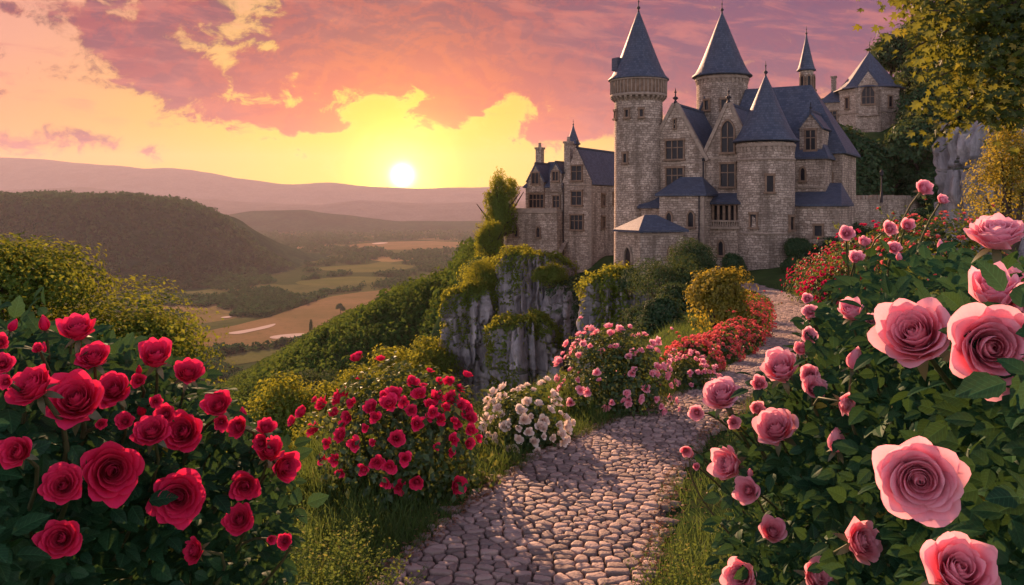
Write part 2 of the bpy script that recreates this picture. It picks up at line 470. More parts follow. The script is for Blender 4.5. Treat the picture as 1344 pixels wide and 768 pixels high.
def ground_mat(name, greens, soil, sc=1.0):
    m, nt, out = new_mat(name)
    oc = objco(nt)
    n1 = e_noise(oc, 0.25 * sc, 6, 0.65); n2 = e_noise(oc, 3.0 * sc, 6, 0.7)
    col = e_mix(e_smooth(n1, 0.35, 0.65), greens[0], greens[1])
    col = e_mix(e_smooth(n2, 0.5, 0.68) * 0.75, col, soil)
    matte(nt, out, col, n2, 0.6, 0.05 / sc)
    return m
def plain_mat(name, c, rough=0.7, spec=0.3, metal=0.0, nsc=6.0, var=0.3):
    m, nt, out = new_mat(name)
    n = e_noise(objco(nt), nsc, 5)
    col = e_mix(e_smooth(n, 0.35, 0.7) * var, c, tuple(k * 0.4 for k in c))
    p = principled(nt, out, col, rough, spec, n, 0.2, 0.01); p.inputs['Metallic'].default_value = metal
    return m
# ------------------------------------------------------------------ shared materials
M_STONE = stone_mat("castle_stone", (0.29, 0.212, 0.155), (0.62, 0.49, 0.375), (0.17, 0.128, 0.096))
M_STONE2 = stone_mat("tower_stone", (0.28, 0.21, 0.155), (0.61, 0.485, 0.375), (0.165, 0.125, 0.095), 0.36, 0.19)
M_TRIM = plain_mat("dressed_stone", (0.34, 0.26, 0.195), 0.9, 0.15, 0, 3.0, 0.6)
M_DARKTRIM = plain_mat("window_stone", (0.25, 0.165, 0.11), 0.9, 0.15, 0, 3.0, 0.6)
M_SLATE = slate_mat()
M_GLASS = plain_mat("leaded_glass", (0.016, 0.015, 0.018), 0.30, 0.18, 0, 2.0, 0.3)
M_IRON = plain_mat("iron", (0.035, 0.032, 0.035), 0.6, 0.4, 0.5)
M_WOODDOOR = plain_mat("old_door_wood", (0.16, 0.105, 0.075), 0.85, 0.2, 0, 3.0, 0.6)
M_ROCK = rock_mat("cliff_rock", (0.13, 0.12, 0.127), (0.42, 0.385, 0.38), (0.05, 0.065, 0.02))
M_BARK = plain_mat("bark", (0.085, 0.06, 0.045), 0.95, 0.1, 0, 8.0, 0.7)
M_STEM = leaf_mat("rose_stem", (0.06, 0.075, 0.03), (0.10, 0.09, 0.045), 0.05, 0.5)
M_LAND = ground_mat("hill_turf", ((0.026, 0.05, 0.016), (0.055, 0.085, 0.024)), (0.07, 0.055, 0.035))

# ------------------------------------------------------------------ terrain
ZY = np.array([-20, 6.1, 7, 8.65, 10.4, 12.1, 15, 22, 32, 42, 50, 58, 400])
ZZ = np.array([-2.6, -2.6, -2.6, -2.6, -2.62, -2.66, -2.85, -3.6, -4.4, -4.87, -5.07, -5.4, -5.5])
XY_ = np.array([-4, 2, 4, 6.1, 7.04, 8.65, 10.4, 12.1, 15, 22, 32, 42, 50, 58, 66, 400])
XX_ = np.array([-2.2, -1.0, -0.45, 0.0, 0.26, 0.76, 1.62, 2.68, 4.1, 6.75, 10.06, 13.2, 15.2, 16.2, 15.6, 15.6])
def _smooth_interp(Y, a, b, k):
    return sum(np.interp(Y + o * k, a, b) for o in (-1, -.5, 0, .5, 1)) / 5
def zp(Y): return _smooth_interp(np.asarray(Y, float), ZY, ZZ, 0.9)
def xp(Y):
    Y = np.asarray(Y, float); return _smooth_interp(Y, XY_, XX_, 0.4 + 0.04 * np.clip(Y, 0, 60))
SPUR = np.array([(-10, 150, -14), (-16, 200, -21), (-42, 262, -33), (-98, 350, -66), (-180, 450, -112)], float)
def terrain(X, Y):
    X = np.asarray(X, float); Y = np.asarray(Y, float)
    d = X - xp(Y)
    q = np.maximum(-d - np.interp(Y, [0, 6, 8.65, 11.2, 15, 22, 30, 45, 60], [5, 4.2, 3.3, 2.2, 1.8, 2.6, 4, 5, 6]), 0)
    drop = (0.95 + 0.9 * sstep(Y, 25, 55)) * (np.sqrt(q * q + 1) - 1)
    rise = 0.13 * np.clip(d - 1.3, 0, 45)
    garden = zp(Y) + rise - drop - 4.0 * np.maximum(Y - 58, 0) * sstep(X, 16, 12)
    yf = np.interp(X, [-6, 0, 5, 10, 14, 20], [98, 92, 87, 80, 66, 45])
    q2 = np.maximum(np.maximum(yf - Y, -6 - X), np.maximum(Y - 170, 0))
    plateau = -5.9 - 1.9 * sstep(X, 11, 7) - 2.2 * np.maximum(q2, 0)
    sg = 1 / (1 + np.exp(-(X - 27) / 4))
    hill = -5.4 + sg * np.clip(0.52 * (Y - 99), 0, 21) + 0.25 * np.clip(X - 45, 0, 30) * sstep(Y, 55, 90)
    hill = np.where(Y > 60, hill, -200) - 2.5 * np.maximum(18 - X, 0) - 3.0 * np.maximum(-6 - X, 0) - 2.0 * np.maximum(Y - 190, 0)
    sp = np.full(np.shape(X), -400.0)
    for a, b in zip(SPUR[:-1], SPUR[1:]):
        ab = b[:2] - a[:2]; L2 = ab @ ab
        t = np.clip(((X - a[0]) * ab[0] + (Y - a[1]) * ab[1]) / L2, 0, 1)
        dd = np.hypot(X - a[0] - t * ab[0], Y - a[1] - t * ab[1])
        sp = np.maximum(sp, a[2] + t * (b[2] - a[2]) - 0.62 * (np.sqrt(dd * dd + 36) - 6))
    gully = -38 + 0.55 * np.minimum(X + 8, 0) - 0.25 * np.maximum(Y - 110, 0)
    h = np.maximum.reduce([garden, plateau, hill, sp, gully])
    return np.maximum(h, -121.0)

def build_ground():
    mb = MB()
    r = 0.4 * (900 / 0.4) ** np.linspace(0, 1, 330); a = np.radians(np.linspace(-75, 75, 420))
    Rr, A = np.meshgrid(r, a, indexing='ij')
    X = Rr * np.sin(A); Y = -3.5 + Rr * np.cos(A)
    Z = terrain(X, Y)
    nz = fbm(np.stack([X * 0.9, Y * 0.9, X * 0], -1), 4) - 0.5
    near_path = sstep(np.abs(X - xp(Y)), 0.8, 1.6) + (Y > 62)
    Z = Z + nz * 0.22 * np.clip(near_path, 0, 1) + (fbm(np.stack([X * .06, Y * .06, X * 0 + 4], -1), 3) - .5) * 3.0 * sstep(Rr, 40, 120) * (Y > 60) * (np.abs(X - 20) > 26)
    Z = np.where(np.abs(X - xp(Y)) < 1.0, Z - 0.045, Z)
    mb.add(np.stack([X, Y, Z], -1), gridf(*X.shape)[:, ::-1], np.stack([X, Y], -1))
    tag(mb.build('ground', M_LAND, smooth=True), kind='structure')
build_ground()

# ------------------------------------------------------------------ cobbled path
def stone_path_mat():
    m, nt, out = new_mat("cobblestone")
    r = attr(nt); oc = objco(nt)
    n = e_noise(oc, 9.0, 6, 0.7); n2 = e_noise(oc, 45.0, 4, 0.6)
    col = e_mix(r, (0.15, 0.104, 0.088), (0.42, 0.295, 0.245))
    col = e_mix(e_smooth(n, 0.45, 0.7) * 0.6, col, (0.18, 0.15, 0.14))
    col = e_mix(e_smooth(n2, 0.55, 0.75) * 0.4, col, (0.46, 0.40, 0.36))
    principled(nt, out, col, 0.75, 0.22, n * 0.7 + n2 * 0.3, 0.8, 0.02)
    return m
M_COBBLE = stone_path_mat()
M_JOINT = ground_mat("sandy_joint", ((0.11, 0.085, 0.065), (0.16, 0.12, 0.09)), (0.06, 0.05, 0.04), 4.0)

_sY = np.linspace(2.0, 62, 1500); _cx = xp(_sY); _cz = zp(_sY)
_ds = np.concatenate([[0], np.cumsum(np.sqrt(np.diff(_sY) ** 2 + np.diff(_cx) ** 2))])
def half_w(Y): return np.interp(Y, [0, 6.5, 8.65, 10.5, 13, 20, 32, 60], [.98, .98, .86, .70, .58, .60, .70, .9]) / .95
def path_pt(t, w):
    Y = np.interp(t, _ds, _sY); w = w * half_w(Y); X = np.interp(t, _ds, _cx); Z = np.interp(t, _ds, _cz)
    tx = np.interp(t, _ds, np.gradient(_cx, _ds)); ty = np.interp(t, _ds, np.gradient(_sY, _ds))
    return np.stack([X + w * ty, Y - w * tx, Z], -1)
def build_path():
    T = _ds[-1]
    mb = MB(); t = np.linspace(0, T, 500); w = np.linspace(-1.05, 1.05, 9)
    tt, ww = np.meshgrid(t, w, indexing='ij'); Pp = path_pt(tt, ww * (1 + 0.10 * (fbm(np.stack([tt * .8, np.sign(ww), tt * 0], -1), 3) - .5)))
    Pp[..., 2] += -0.028 - 0.05 * sstep(np.abs(ww), 0.9, 1.05)
    mb.add(Pp, gridf(*tt.shape), np.stack([tt, ww], -1))
    tag(mb.build('path_bed', M_JOINT, smooth=True), kind='structure')
    def resample(pl, n):
        q = np.concatenate([pl, pl[:1]]); L = np.concatenate([[0], np.cumsum(np.linalg.norm(np.diff(q, axis=0), axis=1))]); t = np.linspace(0, L[-1], n, endpoint=False)
        return np.stack([np.interp(t, L, q[:, 0]), np.interp(t, L, q[:, 1])], 1)
    # irregular cobbles: clipped voronoi cells, each domed
    r2 = np.random.default_rng(5)
    seeds = []; tpos = 1.5; row = 0
    while tpos < T:
        far = np.clip((tpos - 12) / 30, 0, 1)
        rh = 0.086 + 0.11 * far; sw = 0.148 + 0.16 * far
        x0 = -1.02 + r2.random() * sw
        while x0 < 1.0:
            seeds.append((tpos + r2.normal() * rh * 0.22 + 0.05 * math.sin(3 * x0 + row * .3), x0 + r2.normal() * 0.018, sw))
            x0 += sw * (0.50 + 0.95 * r2.random())
        tpos += rh; row += 1
    S = np.array(seeds)
    mb = MB()
    for i, (ts, ws, sw) in enumerate(S):
        sel = np.nonzero((np.abs(S[:, 0] - ts) < sw * 2.6) & (np.abs(S[:, 1] - ws) < sw * 2.6))[0]
        poly = [(ts - sw, ws - sw), (ts + sw, ws - sw), (ts + sw, ws + sw), (ts - sw, ws + sw)]
        for j in sel:
            if j == i: continue
            nx, ny = S[j, 0] - ts, S[j, 1] - ws; L = math.hypot(nx, ny); nx /= L; ny /= L
            if L > sw * 2.6: continue
            off = nx * (ts + S[j, 0]) / 2 + ny * (ws + S[j, 1]) / 2 - 0.0045 - 0.004 * far
            new = []
            for k in range(len(poly)):
                a, b = poly[k], poly[(k + 1) % len(poly)]
                da = nx * a[0] + ny * a[1] - off; db = nx * b[0] + ny * b[1] - off
                if da <= 0: new.append(a)
                if da * db < 0:
                    f = da / (da - db); new.append((a[0] + f * (b[0] - a[0]), a[1] + f * (b[1] - a[1])))
            poly = new
            if len(poly) < 3: break
        if len(poly) < 3: continue
        pl = np.array(poly)
        for _ in range(2):
            nxt = np.roll(pl, -1, 0); pl = np.stack([pl * .84 + nxt * .16, pl * .16 + nxt * .84], 1).reshape(-1, 2)
        pl = resample(pl, 20); pl = pl + r2.normal(size=pl.shape) * 0.0028
        c = pl.mean(0); e = 0.92 + 0.07 * np.sin(2 * math.pi * c[1] / 2.1 * 0)
        if abs(c[1]) > 0.93: continue
        hgt = r2.normal() * 0.0045; tilt = r2.normal(size=2) * 0.03
        rings = [(1.0, -0.04), (0.99, -0.003), (0.945, 0.006), (0.72, 0.0095), (0.30, 0.010)]
        V = []
        for s_, z_ in rings:
            q = c + (pl - c) * s_
            p3 = path_pt(q[:, 0], q[:, 1]); p3[:, 2] += z_ + hgt + ((q - c) @ tilt) + (r2.normal(size=len(q)) * 0.0013 if s_ < .95 else 0)
            V.append(p3)
        p3 = path_pt(np.array([c[0]]), np.array([c[1]])); p3[:, 2] += 0.010 + hgt; V.append(p3)
        n = len(pl); V = np.concatenate(V)
        fs = []
        for k in range(len(rings) - 1):
            a = np.arange(n); b = (a + 1) % n
            fs.append(np.stack([k * n + a, k * n + b, (k + 1) * n + b, (k + 1) * n + a], 1))
        a = np.arange(n); tri = np.stack([4 * n + a, 4 * n + (a + 1) % n, np.full(n, 5 * n)], 1)
        mb.add(V, [np.concatenate(fs), tri], None, r2.random())
    tag(mb.build('cobbled_path', M_COBBLE, smooth=True), kind='structure')
build_path()

# ------------------------------------------------------------------ valley, hills, mountains
VZ = -120.0
def V_at(px, py): return P(px, py, -VZ * F / (py - HY))
def valley_mat():
    m, nt, out = new_mat("valley_floor")
    oc = objco(nt)
    n1 = e_noise(map_scale(nt, oc, (0.0016, 0.0010, 1)), 1.0, 6, 0.6); n2 = e_noise(oc, 0.02, 6, 0.7)
    vo = nt.nodes.new('ShaderNodeTexVoronoi'); vo.inputs['Scale'].default_value = 1.0
    nt.links.new(map_scale(nt, oc, (0.0085, 0.0042, 1)), vo.inputs['Vector'])
    sp = nt.nodes.new('ShaderNodeSeparateXYZ'); nt.links.new(vo.outputs['Color'], sp.inputs[0]); fr = E(sp.outputs[0])
    col = e_mix(e_smooth(fr, 0.2, 0.8), (0.040, 0.060, 0.024), (0.105, 0.110, 0.045))
    col = e_mix(e_smooth(fr, 0.80, 0.82), col, (0.22, 0.16, 0.075))
    col = e_mix(e_smooth(n1, 0.48, 0.62) * 0.6, col, (0.028, 0.05, 0.02))
    col = e_mix(e_smooth(n2, 0.5, 0.7) * 0.5, col, (0.025, 0.045, 0.02))
    matte(nt, out, col)
    return m
def build_valley():
    mb = MB()
    xs = np.linspace(-9500, 9500, 60); ys = np.concatenate([[60], np.geomspace(120, 10800, 50)])
    Y, X = np.meshgrid(ys, xs, indexing='ij')
    mb.add(np.stack([X, Y, np.full_like(X, VZ)], -1), gridf(*X.shape)[:, ::-1])
    tag(mb.build('valley_ground', valley_mat()), kind='structure')
    def field(name, pts, mat, dz):
        from mathutils.geometry import tessellate_polygon
        p = np.array([V_at(*q) for q in pts]); p[:, 2] = VZ + dz
        # ragged, rounded outline
        for _ in range(2):
            n = np.roll(p, -1, 0); p = np.stack([p * .75 + n * .25, p * .25 + n * .75], 1).reshape(-1, 3)
        p[:, :2] += (fbm(p * 0.02, 3)[:, None] - .5) * 14
        if np.sum(np.cross(p[:, :2], np.roll(p[:, :2], -1, 0))) < 0: p = p[::-1]
        b = MB(); b.poly(p); o = b.build(name, mat); tag(o, kind='structure'); return o
    tan = ground_mat("stubble_field", ((0.20, 0.135, 0.07), (0.15, 0.115, 0.055)), (0.10, 0.095, 0.045), 0.06)
    green = ground_mat("meadow", ((0.11, 0.115, 0.042), (0.08, 0.095, 0.034)), (0.08, 0.09, 0.03), 0.06)
    field('field', [(240, 446), (262, 437), (340, 421), (400, 402), (435, 388), (528, 378), (536, 384), (470, 404), (432, 418), (420, 440), (330, 456), (262, 457)], tan, 0.3)
    field('field', [(288, 470), (330, 461), (382, 456), (386, 464), (345, 474), (290, 482)], green, 0.3)
    field('field', [(150, 366), (200, 360), (275, 365), (262, 372), (180, 376)], tan, 0.3)
    field('field', [(395, 352), (500, 346), (560, 350), (480, 360)], green, 0.3)
    field('field', [(430, 322), (560, 315), (640, 322), (520, 330)], tan, 0.3)
    field('field', [(380, 369), (470, 362), (530, 366), (470, 374), (400, 376)], green, 0.3)
    field('field', [(360, 308), (430, 304), (500, 309), (430, 314)], green, 0.3)
    wm, nt, out = new_mat("water"); matte(nt, out, (0.42, 0.34, 0.29))  # pale matte colour stands in for sky glints on the water
    for pts in ([(296, 438), (325, 433.5), (352, 428), (370, 424), (364, 429), (330, 436.5), (304, 440.5)], [(346, 444), (368, 440), (402, 437.5), (396, 442), (366, 446)],
                [(290, 417), (304, 415), (307, 417), (292, 418.5)], [(362, 302.4), (392, 301), (396, 302.4), (370, 303.6)], [(485, 319.5), (506, 318), (510, 319.6), (490, 321)]):
        field('river_water', pts, wm, 0.6)
build_valley()

def forest_hill_mat(name, a, b):
    m, nt, out = new_mat(name)
    oc = objco(nt); n = e_noise(oc, 0.05, 5, 0.7); n2 = e_noise(oc, 0.006, 4)
    col = e_mix(e_smooth(n, 0.35, 0.65), a, b); col = e_mix(e_smooth(n2, 0.4, 0.65) * 0.5, col, tuple(k * 0.6 for k in a))
    matte(nt, out, col, n, 1.0, 6.0); return m
M_WOODHILL = forest_hill_mat("wooded_slope", (0.012, 0.038, 0.020), (0.028, 0.060, 0.028))
def ridge(name, pts, Y, depth_f, depth_b, amp, mat, nx=260, seed=0, freq=0.004):
    """a mountain range: a crest line with a front and a back slope of real depth"""
    xs = np.array([(p[0] - CX) / F * Y for p in pts]); zs = np.array([(HY - p[1]) / F * Y for p in pts])
    x = np.linspace(xs[0], xs[-1], nx); t = np.concatenate([np.linspace(0, 1, 30), 1 + np.linspace(0, 1, 12)[1:]])
    T, X = np.meshgrid(t, x, indexing='ij')
    crest = np.interp(X, xs, zs)
    for _ in range(3): crest = (crest + np.roll(crest, 1, 1) + np.roll(crest, -1, 1)) / 3 if nx > 9 else crest
    YY = np.where(T <= 1, Y - depth_f * (1 - T), Y + depth_b * (T - 1))
    prof = np.where(T <= 1, sstep(T, -0.25, 1.05), 1 - sstep(T, 1, 2))
    n = fbm(np.stack([X * freq, YY * freq, X * 0 + seed], -1), 6) - .5
    Z = VZ - 1.5 + (crest - VZ) * prof + n * amp * np.clip(prof * 1.5, 0, 1) * np.where(T <= 1, 1, 1)
    mb = MB(); mb.add(np.stack([X, YY, Z], -1), gridf(*X.shape)[:, ::-1])
    return tag(mb.build(name, mat, smooth=True), kind='structure')
M_MTN = forest_hill_mat("mountain_heath", (0.05, 0.05, 0.05), (0.09, 0.085, 0.08))
ridge('mountains', [(-900, 220), (-500, 200), (-250, 214), (0, 206), (60, 209), (110, 214), (200, 219), (216, 217), (300, 231), (370, 241), (440, 241), (500, 247), (560, 248), (640, 244), (700, 243), (900, 236), (1200, 230), (1700, 240)], 9300, 1700, 1000, 60, M_MTN, 400, 1, 0.0016)
ridge('mountains', [(-900, 236), (-300, 240), (0, 249), (60, 247), (100, 244), (180, 252), (300, 262), (420, 268), (470, 262), (560, 268), (700, 262), (1000, 250), (1500, 255)], 7000, 1300, 900, 50, M_MTN, 300, 2, 0.002)
ridge('hills', [(230, 293), (290, 284), (330, 277), (400, 275), (440, 281), (520, 291), (640, 289), (760, 293)], 4300, 500, 500, 18, M_WOODHILL, 160, 3, 0.004)
ridge('hills', [(-500, 262), (-200, 268), (0, 271), (120, 269), (220, 278), (330, 296)], 4600, 600, 500, 18, M_WOODHILL, 160, 4, 0.004)

HX = np.array([-2400, -1500, -900, -800, -700, -630, -570, -525, -485, -455, -415])
HZ = np.array([10, 22, 17, 14, 16, 10, -12, -48, -82, -103, -122])
def near_hill(X, Y):
    c = np.interp(X, HX, HZ); g = np.where(Y < 1620, sstep(Y, 1180, 1640), 1 - sstep(Y, 1700, 2300))
    return VZ - 1 + (c - VZ) * g + (fbm(np.stack([X * .008, Y * .008, X * 0], -1), 4) - .5) * 26 * g
def build_hill():
    x = np.linspace(-2400, -405, 220); y = np.linspace(1150, 2320, 90)
    Y, X = np.meshgrid(y, x, indexing='ij')
    mb = MB(); mb.add(np.stack([X, Y, near_hill(X, Y)], -1), gridf(*X.shape)[:, ::-1])
    tag(mb.build('wooded_hill', M_WOODHILL, smooth=True), kind='structure')
build_hill()

# ------------------------------------------------------------------ far woods: canopies that read as one mass
LEAFQ = (np.array([(0, 0, 0), (.5, .30, .05), (1, 0, -.1), (.5, -.30, .05)]), np.array([[0, 1, 2, 3]]), np.array([(0, 0), (.5, .5), (1, 0), (.5, -.5)], float))
def canopies(name, pts, rad, k, mat, leaf=0.7):
    """many crowns in one mesh, each a rough dome of k leaf clumps"""
    n = len(pts); mb = MB()
    d = rand_dir(n * k); d[:, 2] = np.abs(d[:, 2]) * 1.1 - 0.25
    rr = np.repeat(rad, k) * (0.72 + 0.38 * rng.random(n * k))
    pos = np.repeat(pts, k, 0) + d * rr[:, None] + np.array([0, 0, 1.0]) * np.repeat(rad, k)[:, None] * 0.35
    nrm = norm(d + rand_dir(n * k) * 0.55)
    tan = np.cross(nrm, rand_dir(n * k))
    sc = np.repeat(rad, k) * leaf * (0.6 + 0.7 * rng.random(n * k))
    scatter(mb, LEAFQ, pos - norm(tan) * sc[:, None] * .5, tan, nrm, sc, 0, np.clip(np.repeat(rng.random(n), k) * .7 + .3 * rng.random(n * k), 0, 1))
    return tag(mb.build(name, mat), kind='stuff')
M_FAR = leaf_mat("far_foliage", (0.012, 0.040, 0.018), (0.034, 0.076, 0.028), 0.2, 0.6, 0.0)
M_SPUR = leaf_mat("slope_foliage", (0.028, 0.062, 0.014), (0.095, 0.145, 0.028), 0.38, 0.6, 0.0)
M_SPURFAR = leaf_mat("spur_foliage", (0.016, 0.046, 0.014), (0.060, 0.120, 0.028), 0.30, 0.6, 0.0, None, 0, (0.18, 0.24, 0.03))
def build_woods():
    n = 5200
    X = rng.uniform(-1500, -420, n); Y = rng.uniform(1190, 1720, n)
    Z = near_hill(X, Y); k = Z > VZ + 1
    canopies('woods', np.stack([X, Y, Z], 1)[k], rng.uniform(5, 9, n)[k], 12, M_FAR, 0.9)
    # valley floor: clumps and hedgerows
    n = 60000
    py = HY + 22 + 280 * rng.random(n) ** 1.15; px = rng.uniform(-30, 680, n)
    Y = -VZ * F / (py - HY); X = (px - CX) / F * Y
    dens = fbm(np.stack([X * .014, Y * .009, X * 0], -1), 3)
    keep = (dens > 0.475) | (np.abs(fbm(np.stack([X * .003, Y * .0025, X * 0 + 9], -1), 3) - .5) < 0.012)
    # leave the fields and the water open
    from mathutils.geometry import intersect_point_tri_2d
    def inpoly(px, py, poly):
        poly = np.array(poly, float); r = np.zeros(len(px), bool); j = len(poly) - 1
        for i in range(len(poly)):
            a, b = poly[i], poly[j]
            r ^= ((a[1] > py) != (b[1] > py)) & (px < (b[0] - a[0]) * (py - a[1]) / (b[1] - a[1] + 1e-9) + a[0]); j = i
        return r
    for poly in ([(235, 448), (262, 435), (340, 419), (400, 400), (435, 386), (530, 376), (538, 386), (470, 406), (432, 420), (424, 444), (330, 459), (262, 460)],
                 [(286, 472), (330, 459), (384, 454), (390, 466), (345, 478), (290, 484)], [(150, 368), (200, 358), (278, 363), (262, 374), (180, 378)],
                 [(395, 353), (500, 344), (562, 350), (480, 362)], [(430, 322), (560, 313), (644, 322), (520, 332)], [(380, 370), (470, 360), (532, 366), (470, 376)]):
        keep &= ~inpoly(px, py, poly)
    keep &= terrain(X, Y) < VZ + 3
    keep &= ~((X < -400) & (Y > 1150) & (Y < 2320) & (near_hill(X, Y) > VZ + 2))
    pts = np.stack([X, Y, np.full(n, VZ)], 1)[keep]
    rad = rng.uniform(2.4, 6.8, len(pts)) * np.clip(pts[:, 1] / 1400, .8, 2.2)
    canopies('woods', pts, rad, 16, M_FAR, 0.8)
    # the wooded spur below the castle
    n = 5200
    tt = rng.random(n) * (len(SPUR) - 1); i = tt.astype(int); f = (tt - i)[:, None]
    c = SPUR[i] * (1 - f) + SPUR[i + 1] * f
    c[:, :2] += np.stack([rng.normal(size=n) * 20 - 8, rng.normal(size=n) * 26 - 16], 1)
    c[:, 2] = terrain(c[:, 0], c[:, 1])
    k = (c[:, 2] > VZ + 1) & (c[:, 1] > 128) & (c[:, 2] < -8)
    canopies('woods', c[k], rng.uniform(1.5, 3.4, n)[k], 80, M_SPURFAR, 0.27)
    # gully floor between the garden and the cliff
    n = 900
    X = rng.uniform(-95, 2, n); Y = rng.uniform(75, 190, n); Z = terrain(X, Y)
    k = (Z < -24) & (Z > VZ + 1)
    canopies('undergrowth', np.stack([X, Y, Z], 1)[k], rng.uniform(1.4, 3.0, n)[k], 110, M_SPUR, 0.26)
build_woods()

# ------------------------------------------------------------------ haze
def build_haze():
    mb = MB(); mb.box(-10000, 10000, -60, 11200, VZ - 2.5, 640)
    m, nt, out = new_mat("haze")
    pv = nt.nodes.new('ShaderNodeVolumePrincipled')
    pv.inputs['Color'].default_value = (0.76, 0.68, 0.80, 1)
    pv.inputs['Density'].default_value = HAZE_DENSITY
    pv.inputs['Anisotropy'].default_value = 0.22
    nt.links.new(pv.outputs[0], out.inputs['Volume'])
    tag(mb.build('haze', m), kind='stuff')
HAZE_DENSITY = 0.42e-4
build_haze()
# ------------------------------------------------------------------ castle
def finial(parent, c, z, h, name='finial', r=0.09):
    mb = MB()
    mb.lathe([(r * 1.5, z - 0.15), (r * 1.1, z), (r * 0.5, z + h * 0.12), (r * 1.8, z + h * 0.22), (r * 1.8, z + h * 0.30), (r * 0.5, z + h * 0.38), (r * 0.4, z + h * .62), (r * 1.0, z + h * .68), (r * .4, z + h * .75), (0.012, z + h)], 10, c)
    return mb.build(name, M_IRON, parent, True)
def cone_roof(parent, c, r, z0, z1, n=48, flare=0.12, name='conical_roof'):
    H = z1 - z0; mb = MB()
    pr = [(r * 0.9, z0 - 0.02), (r * (1 + flare), z0), (r * (1 + flare), z0 + 0.10), (r * 1.0, z0 + H * .06), (r * .86, z0 + H * .16), (r * .70, z0 + H * .31), (r * .47, z0 + H * .54), (r * .24, z0 + H * .78), (0.05, z0 + H)]
    mb.lathe(pr, n, c)
    return mb.build(name, M_SLATE, parent, n > 12)
def window(parent, o, t, w, h, lights=2, arch=False, transom=True, name='window', fr=0.13, out=0.14, trim=None):
    """stone-framed window; o = bottom centre on the wall, t = unit tangent (to the viewer's right), recessed glass behind the frame"""
    t = np.array([t[0], t[1], 0.0]); t /= np.linalg.norm(t); nrm = np.array([t[1], -t[0], 0.0]); o = np.asarray(o, float)
    Pt = lambda a, b, d: o + t * a + nrm * d + np.array([0, 0, b])
    mb = MB()
    def bar(a0, a1, b0, b1, d0, d1):
        c = [Pt(a0, b0, d1), Pt(a1, b0, d1), Pt(a1, b1, d1), Pt(a0, b1, d1)]; k = [Pt(a0, b0, d0), Pt(a1, b0, d0), Pt(a1, b1, d0), Pt(a0, b1, d0)]
        mb.poly(c); 
        for i in range(4): j = (i + 1) % 4; mb.poly([k[i], k[j], c[j], c[i]])
    hw = w / 2
    bar(-hw - fr * 1.6, hw + fr * 1.6, -fr * 1.3, -0.003, -0.05, out + 0.10)
    bar(-hw - fr, -hw, 0, h, -0.05, out); bar(hw, hw + fr, 0, h, -0.05, out)
    if arch:
        k = 8; ah = w * 0.62
        xs = [math.cos(math.pi * i / (2 * k)) for i in range(k + 1)]
        def arc(half, top):   # pointed arch outline from right springing to left
            r_ = []
            for i in range(2 * k + 1):
                f = 1 - i / k; a = abs(f) ** 1.0
                r_.append((half * math.copysign(1 - (1 - a) ** 1.6, f) if False else half * f, top * (1 - abs(f) ** 2.2)))
            return r_
        ins, outs = arc(hw, ah), arc(hw + fr, ah + fr * 1.3)
        for i in range(2 * k):
            a, b, c, d = ins[i], outs[i], outs[i + 1], ins[i + 1]
            mb.poly([Pt(a[0], h + a[1], out), Pt(b[0], h + b[1], out), Pt(c[0], h + c[1], out), Pt(d[0], h + d[1], out)])
            mb.poly([Pt(b[0], h + b[1], out), Pt(b[0], h + b[1], -.05), Pt(c[0], h + c[1], -.05), Pt(c[0], h + c[1], out)])
            mb.poly([Pt(d[0], h + d[1], out), Pt(d[0], h + d[1], 0), Pt(a[0], h + a[1], 0), Pt(a[0], h + a[1], out)])
    else:
        bar(-hw - fr * 1.3, hw + fr * 1.3, h + 0.003, h + fr * 1.5, -0.05, out + 0.06); ah = 0
    for i in range(1, lights):
        a = -hw + w * i / lights; bar(a - fr * .30, a + fr * .30, 0, h + ah * .75, 0.0, out * .8)
    if transom and h > 1.2: bar(-hw, hw, h * .62 - .04, h * .62 + .04, 0.0, out * .72)
    f = mb.build(name, trim or M_DARKTRIM, parent)
    g = MB()
    pts = [(-hw, 0), (hw, 0), (hw, h)] + ([(p[0], h + p[1]) for p in ins[1:-1]] if arch else []) + [(-hw, h)]
    g.poly([Pt(a, b, 0.025) for a, b in pts])
    g.build('pane', M_GLASS, f)
    return f
def slab(mb, quad, th, m=0):
    """a sloping roof slab with thickness; quad counter-clockwise seen from outside"""
    q = np.asarray(quad, float); n = np.cross(q[1] - q[0], q[2] - q[0]); n /= np.linalg.norm(n); lo = q - n * th
    mb.poly(q, m)
    for i in range(len(q)): j = (i + 1) % len(q); mb.poly([lo[i], lo[j], q[j], q[i]], m)
    mb.poly(lo[::-1], m)
def gable_roof(parent, x0, x1, y0, y1, ze, zr, ov=0.28, name='roof'):
    """ridge runs along y; eaves at x0 and x1"""
    xm = (x0 + x1) / 2; mb = MB(); s = (zr - ze) / (xm - x0)
    zl = ze - ov * s
    slab(mb, [(x0 - ov, y1 + ov, zl), (x0 - ov, y0 - ov * .6, zl), (xm, y0 - ov * .6, zr), (xm, y1 + ov, zr)], 0.16)
    slab(mb, [(x1 + ov, y0 - ov * .6, zl), (x1 + ov, y1 + ov, zl), (xm, y1 + ov, zr + .004), (xm, y0 - ov * .6, zr + .004)], 0.16)
    mb.box(xm - .09, xm + .09, y0 - ov * .6 + .02, y1 + ov - .02, zr - .04, zr + .10)
    return mb.build(name, M_SLATE, parent)
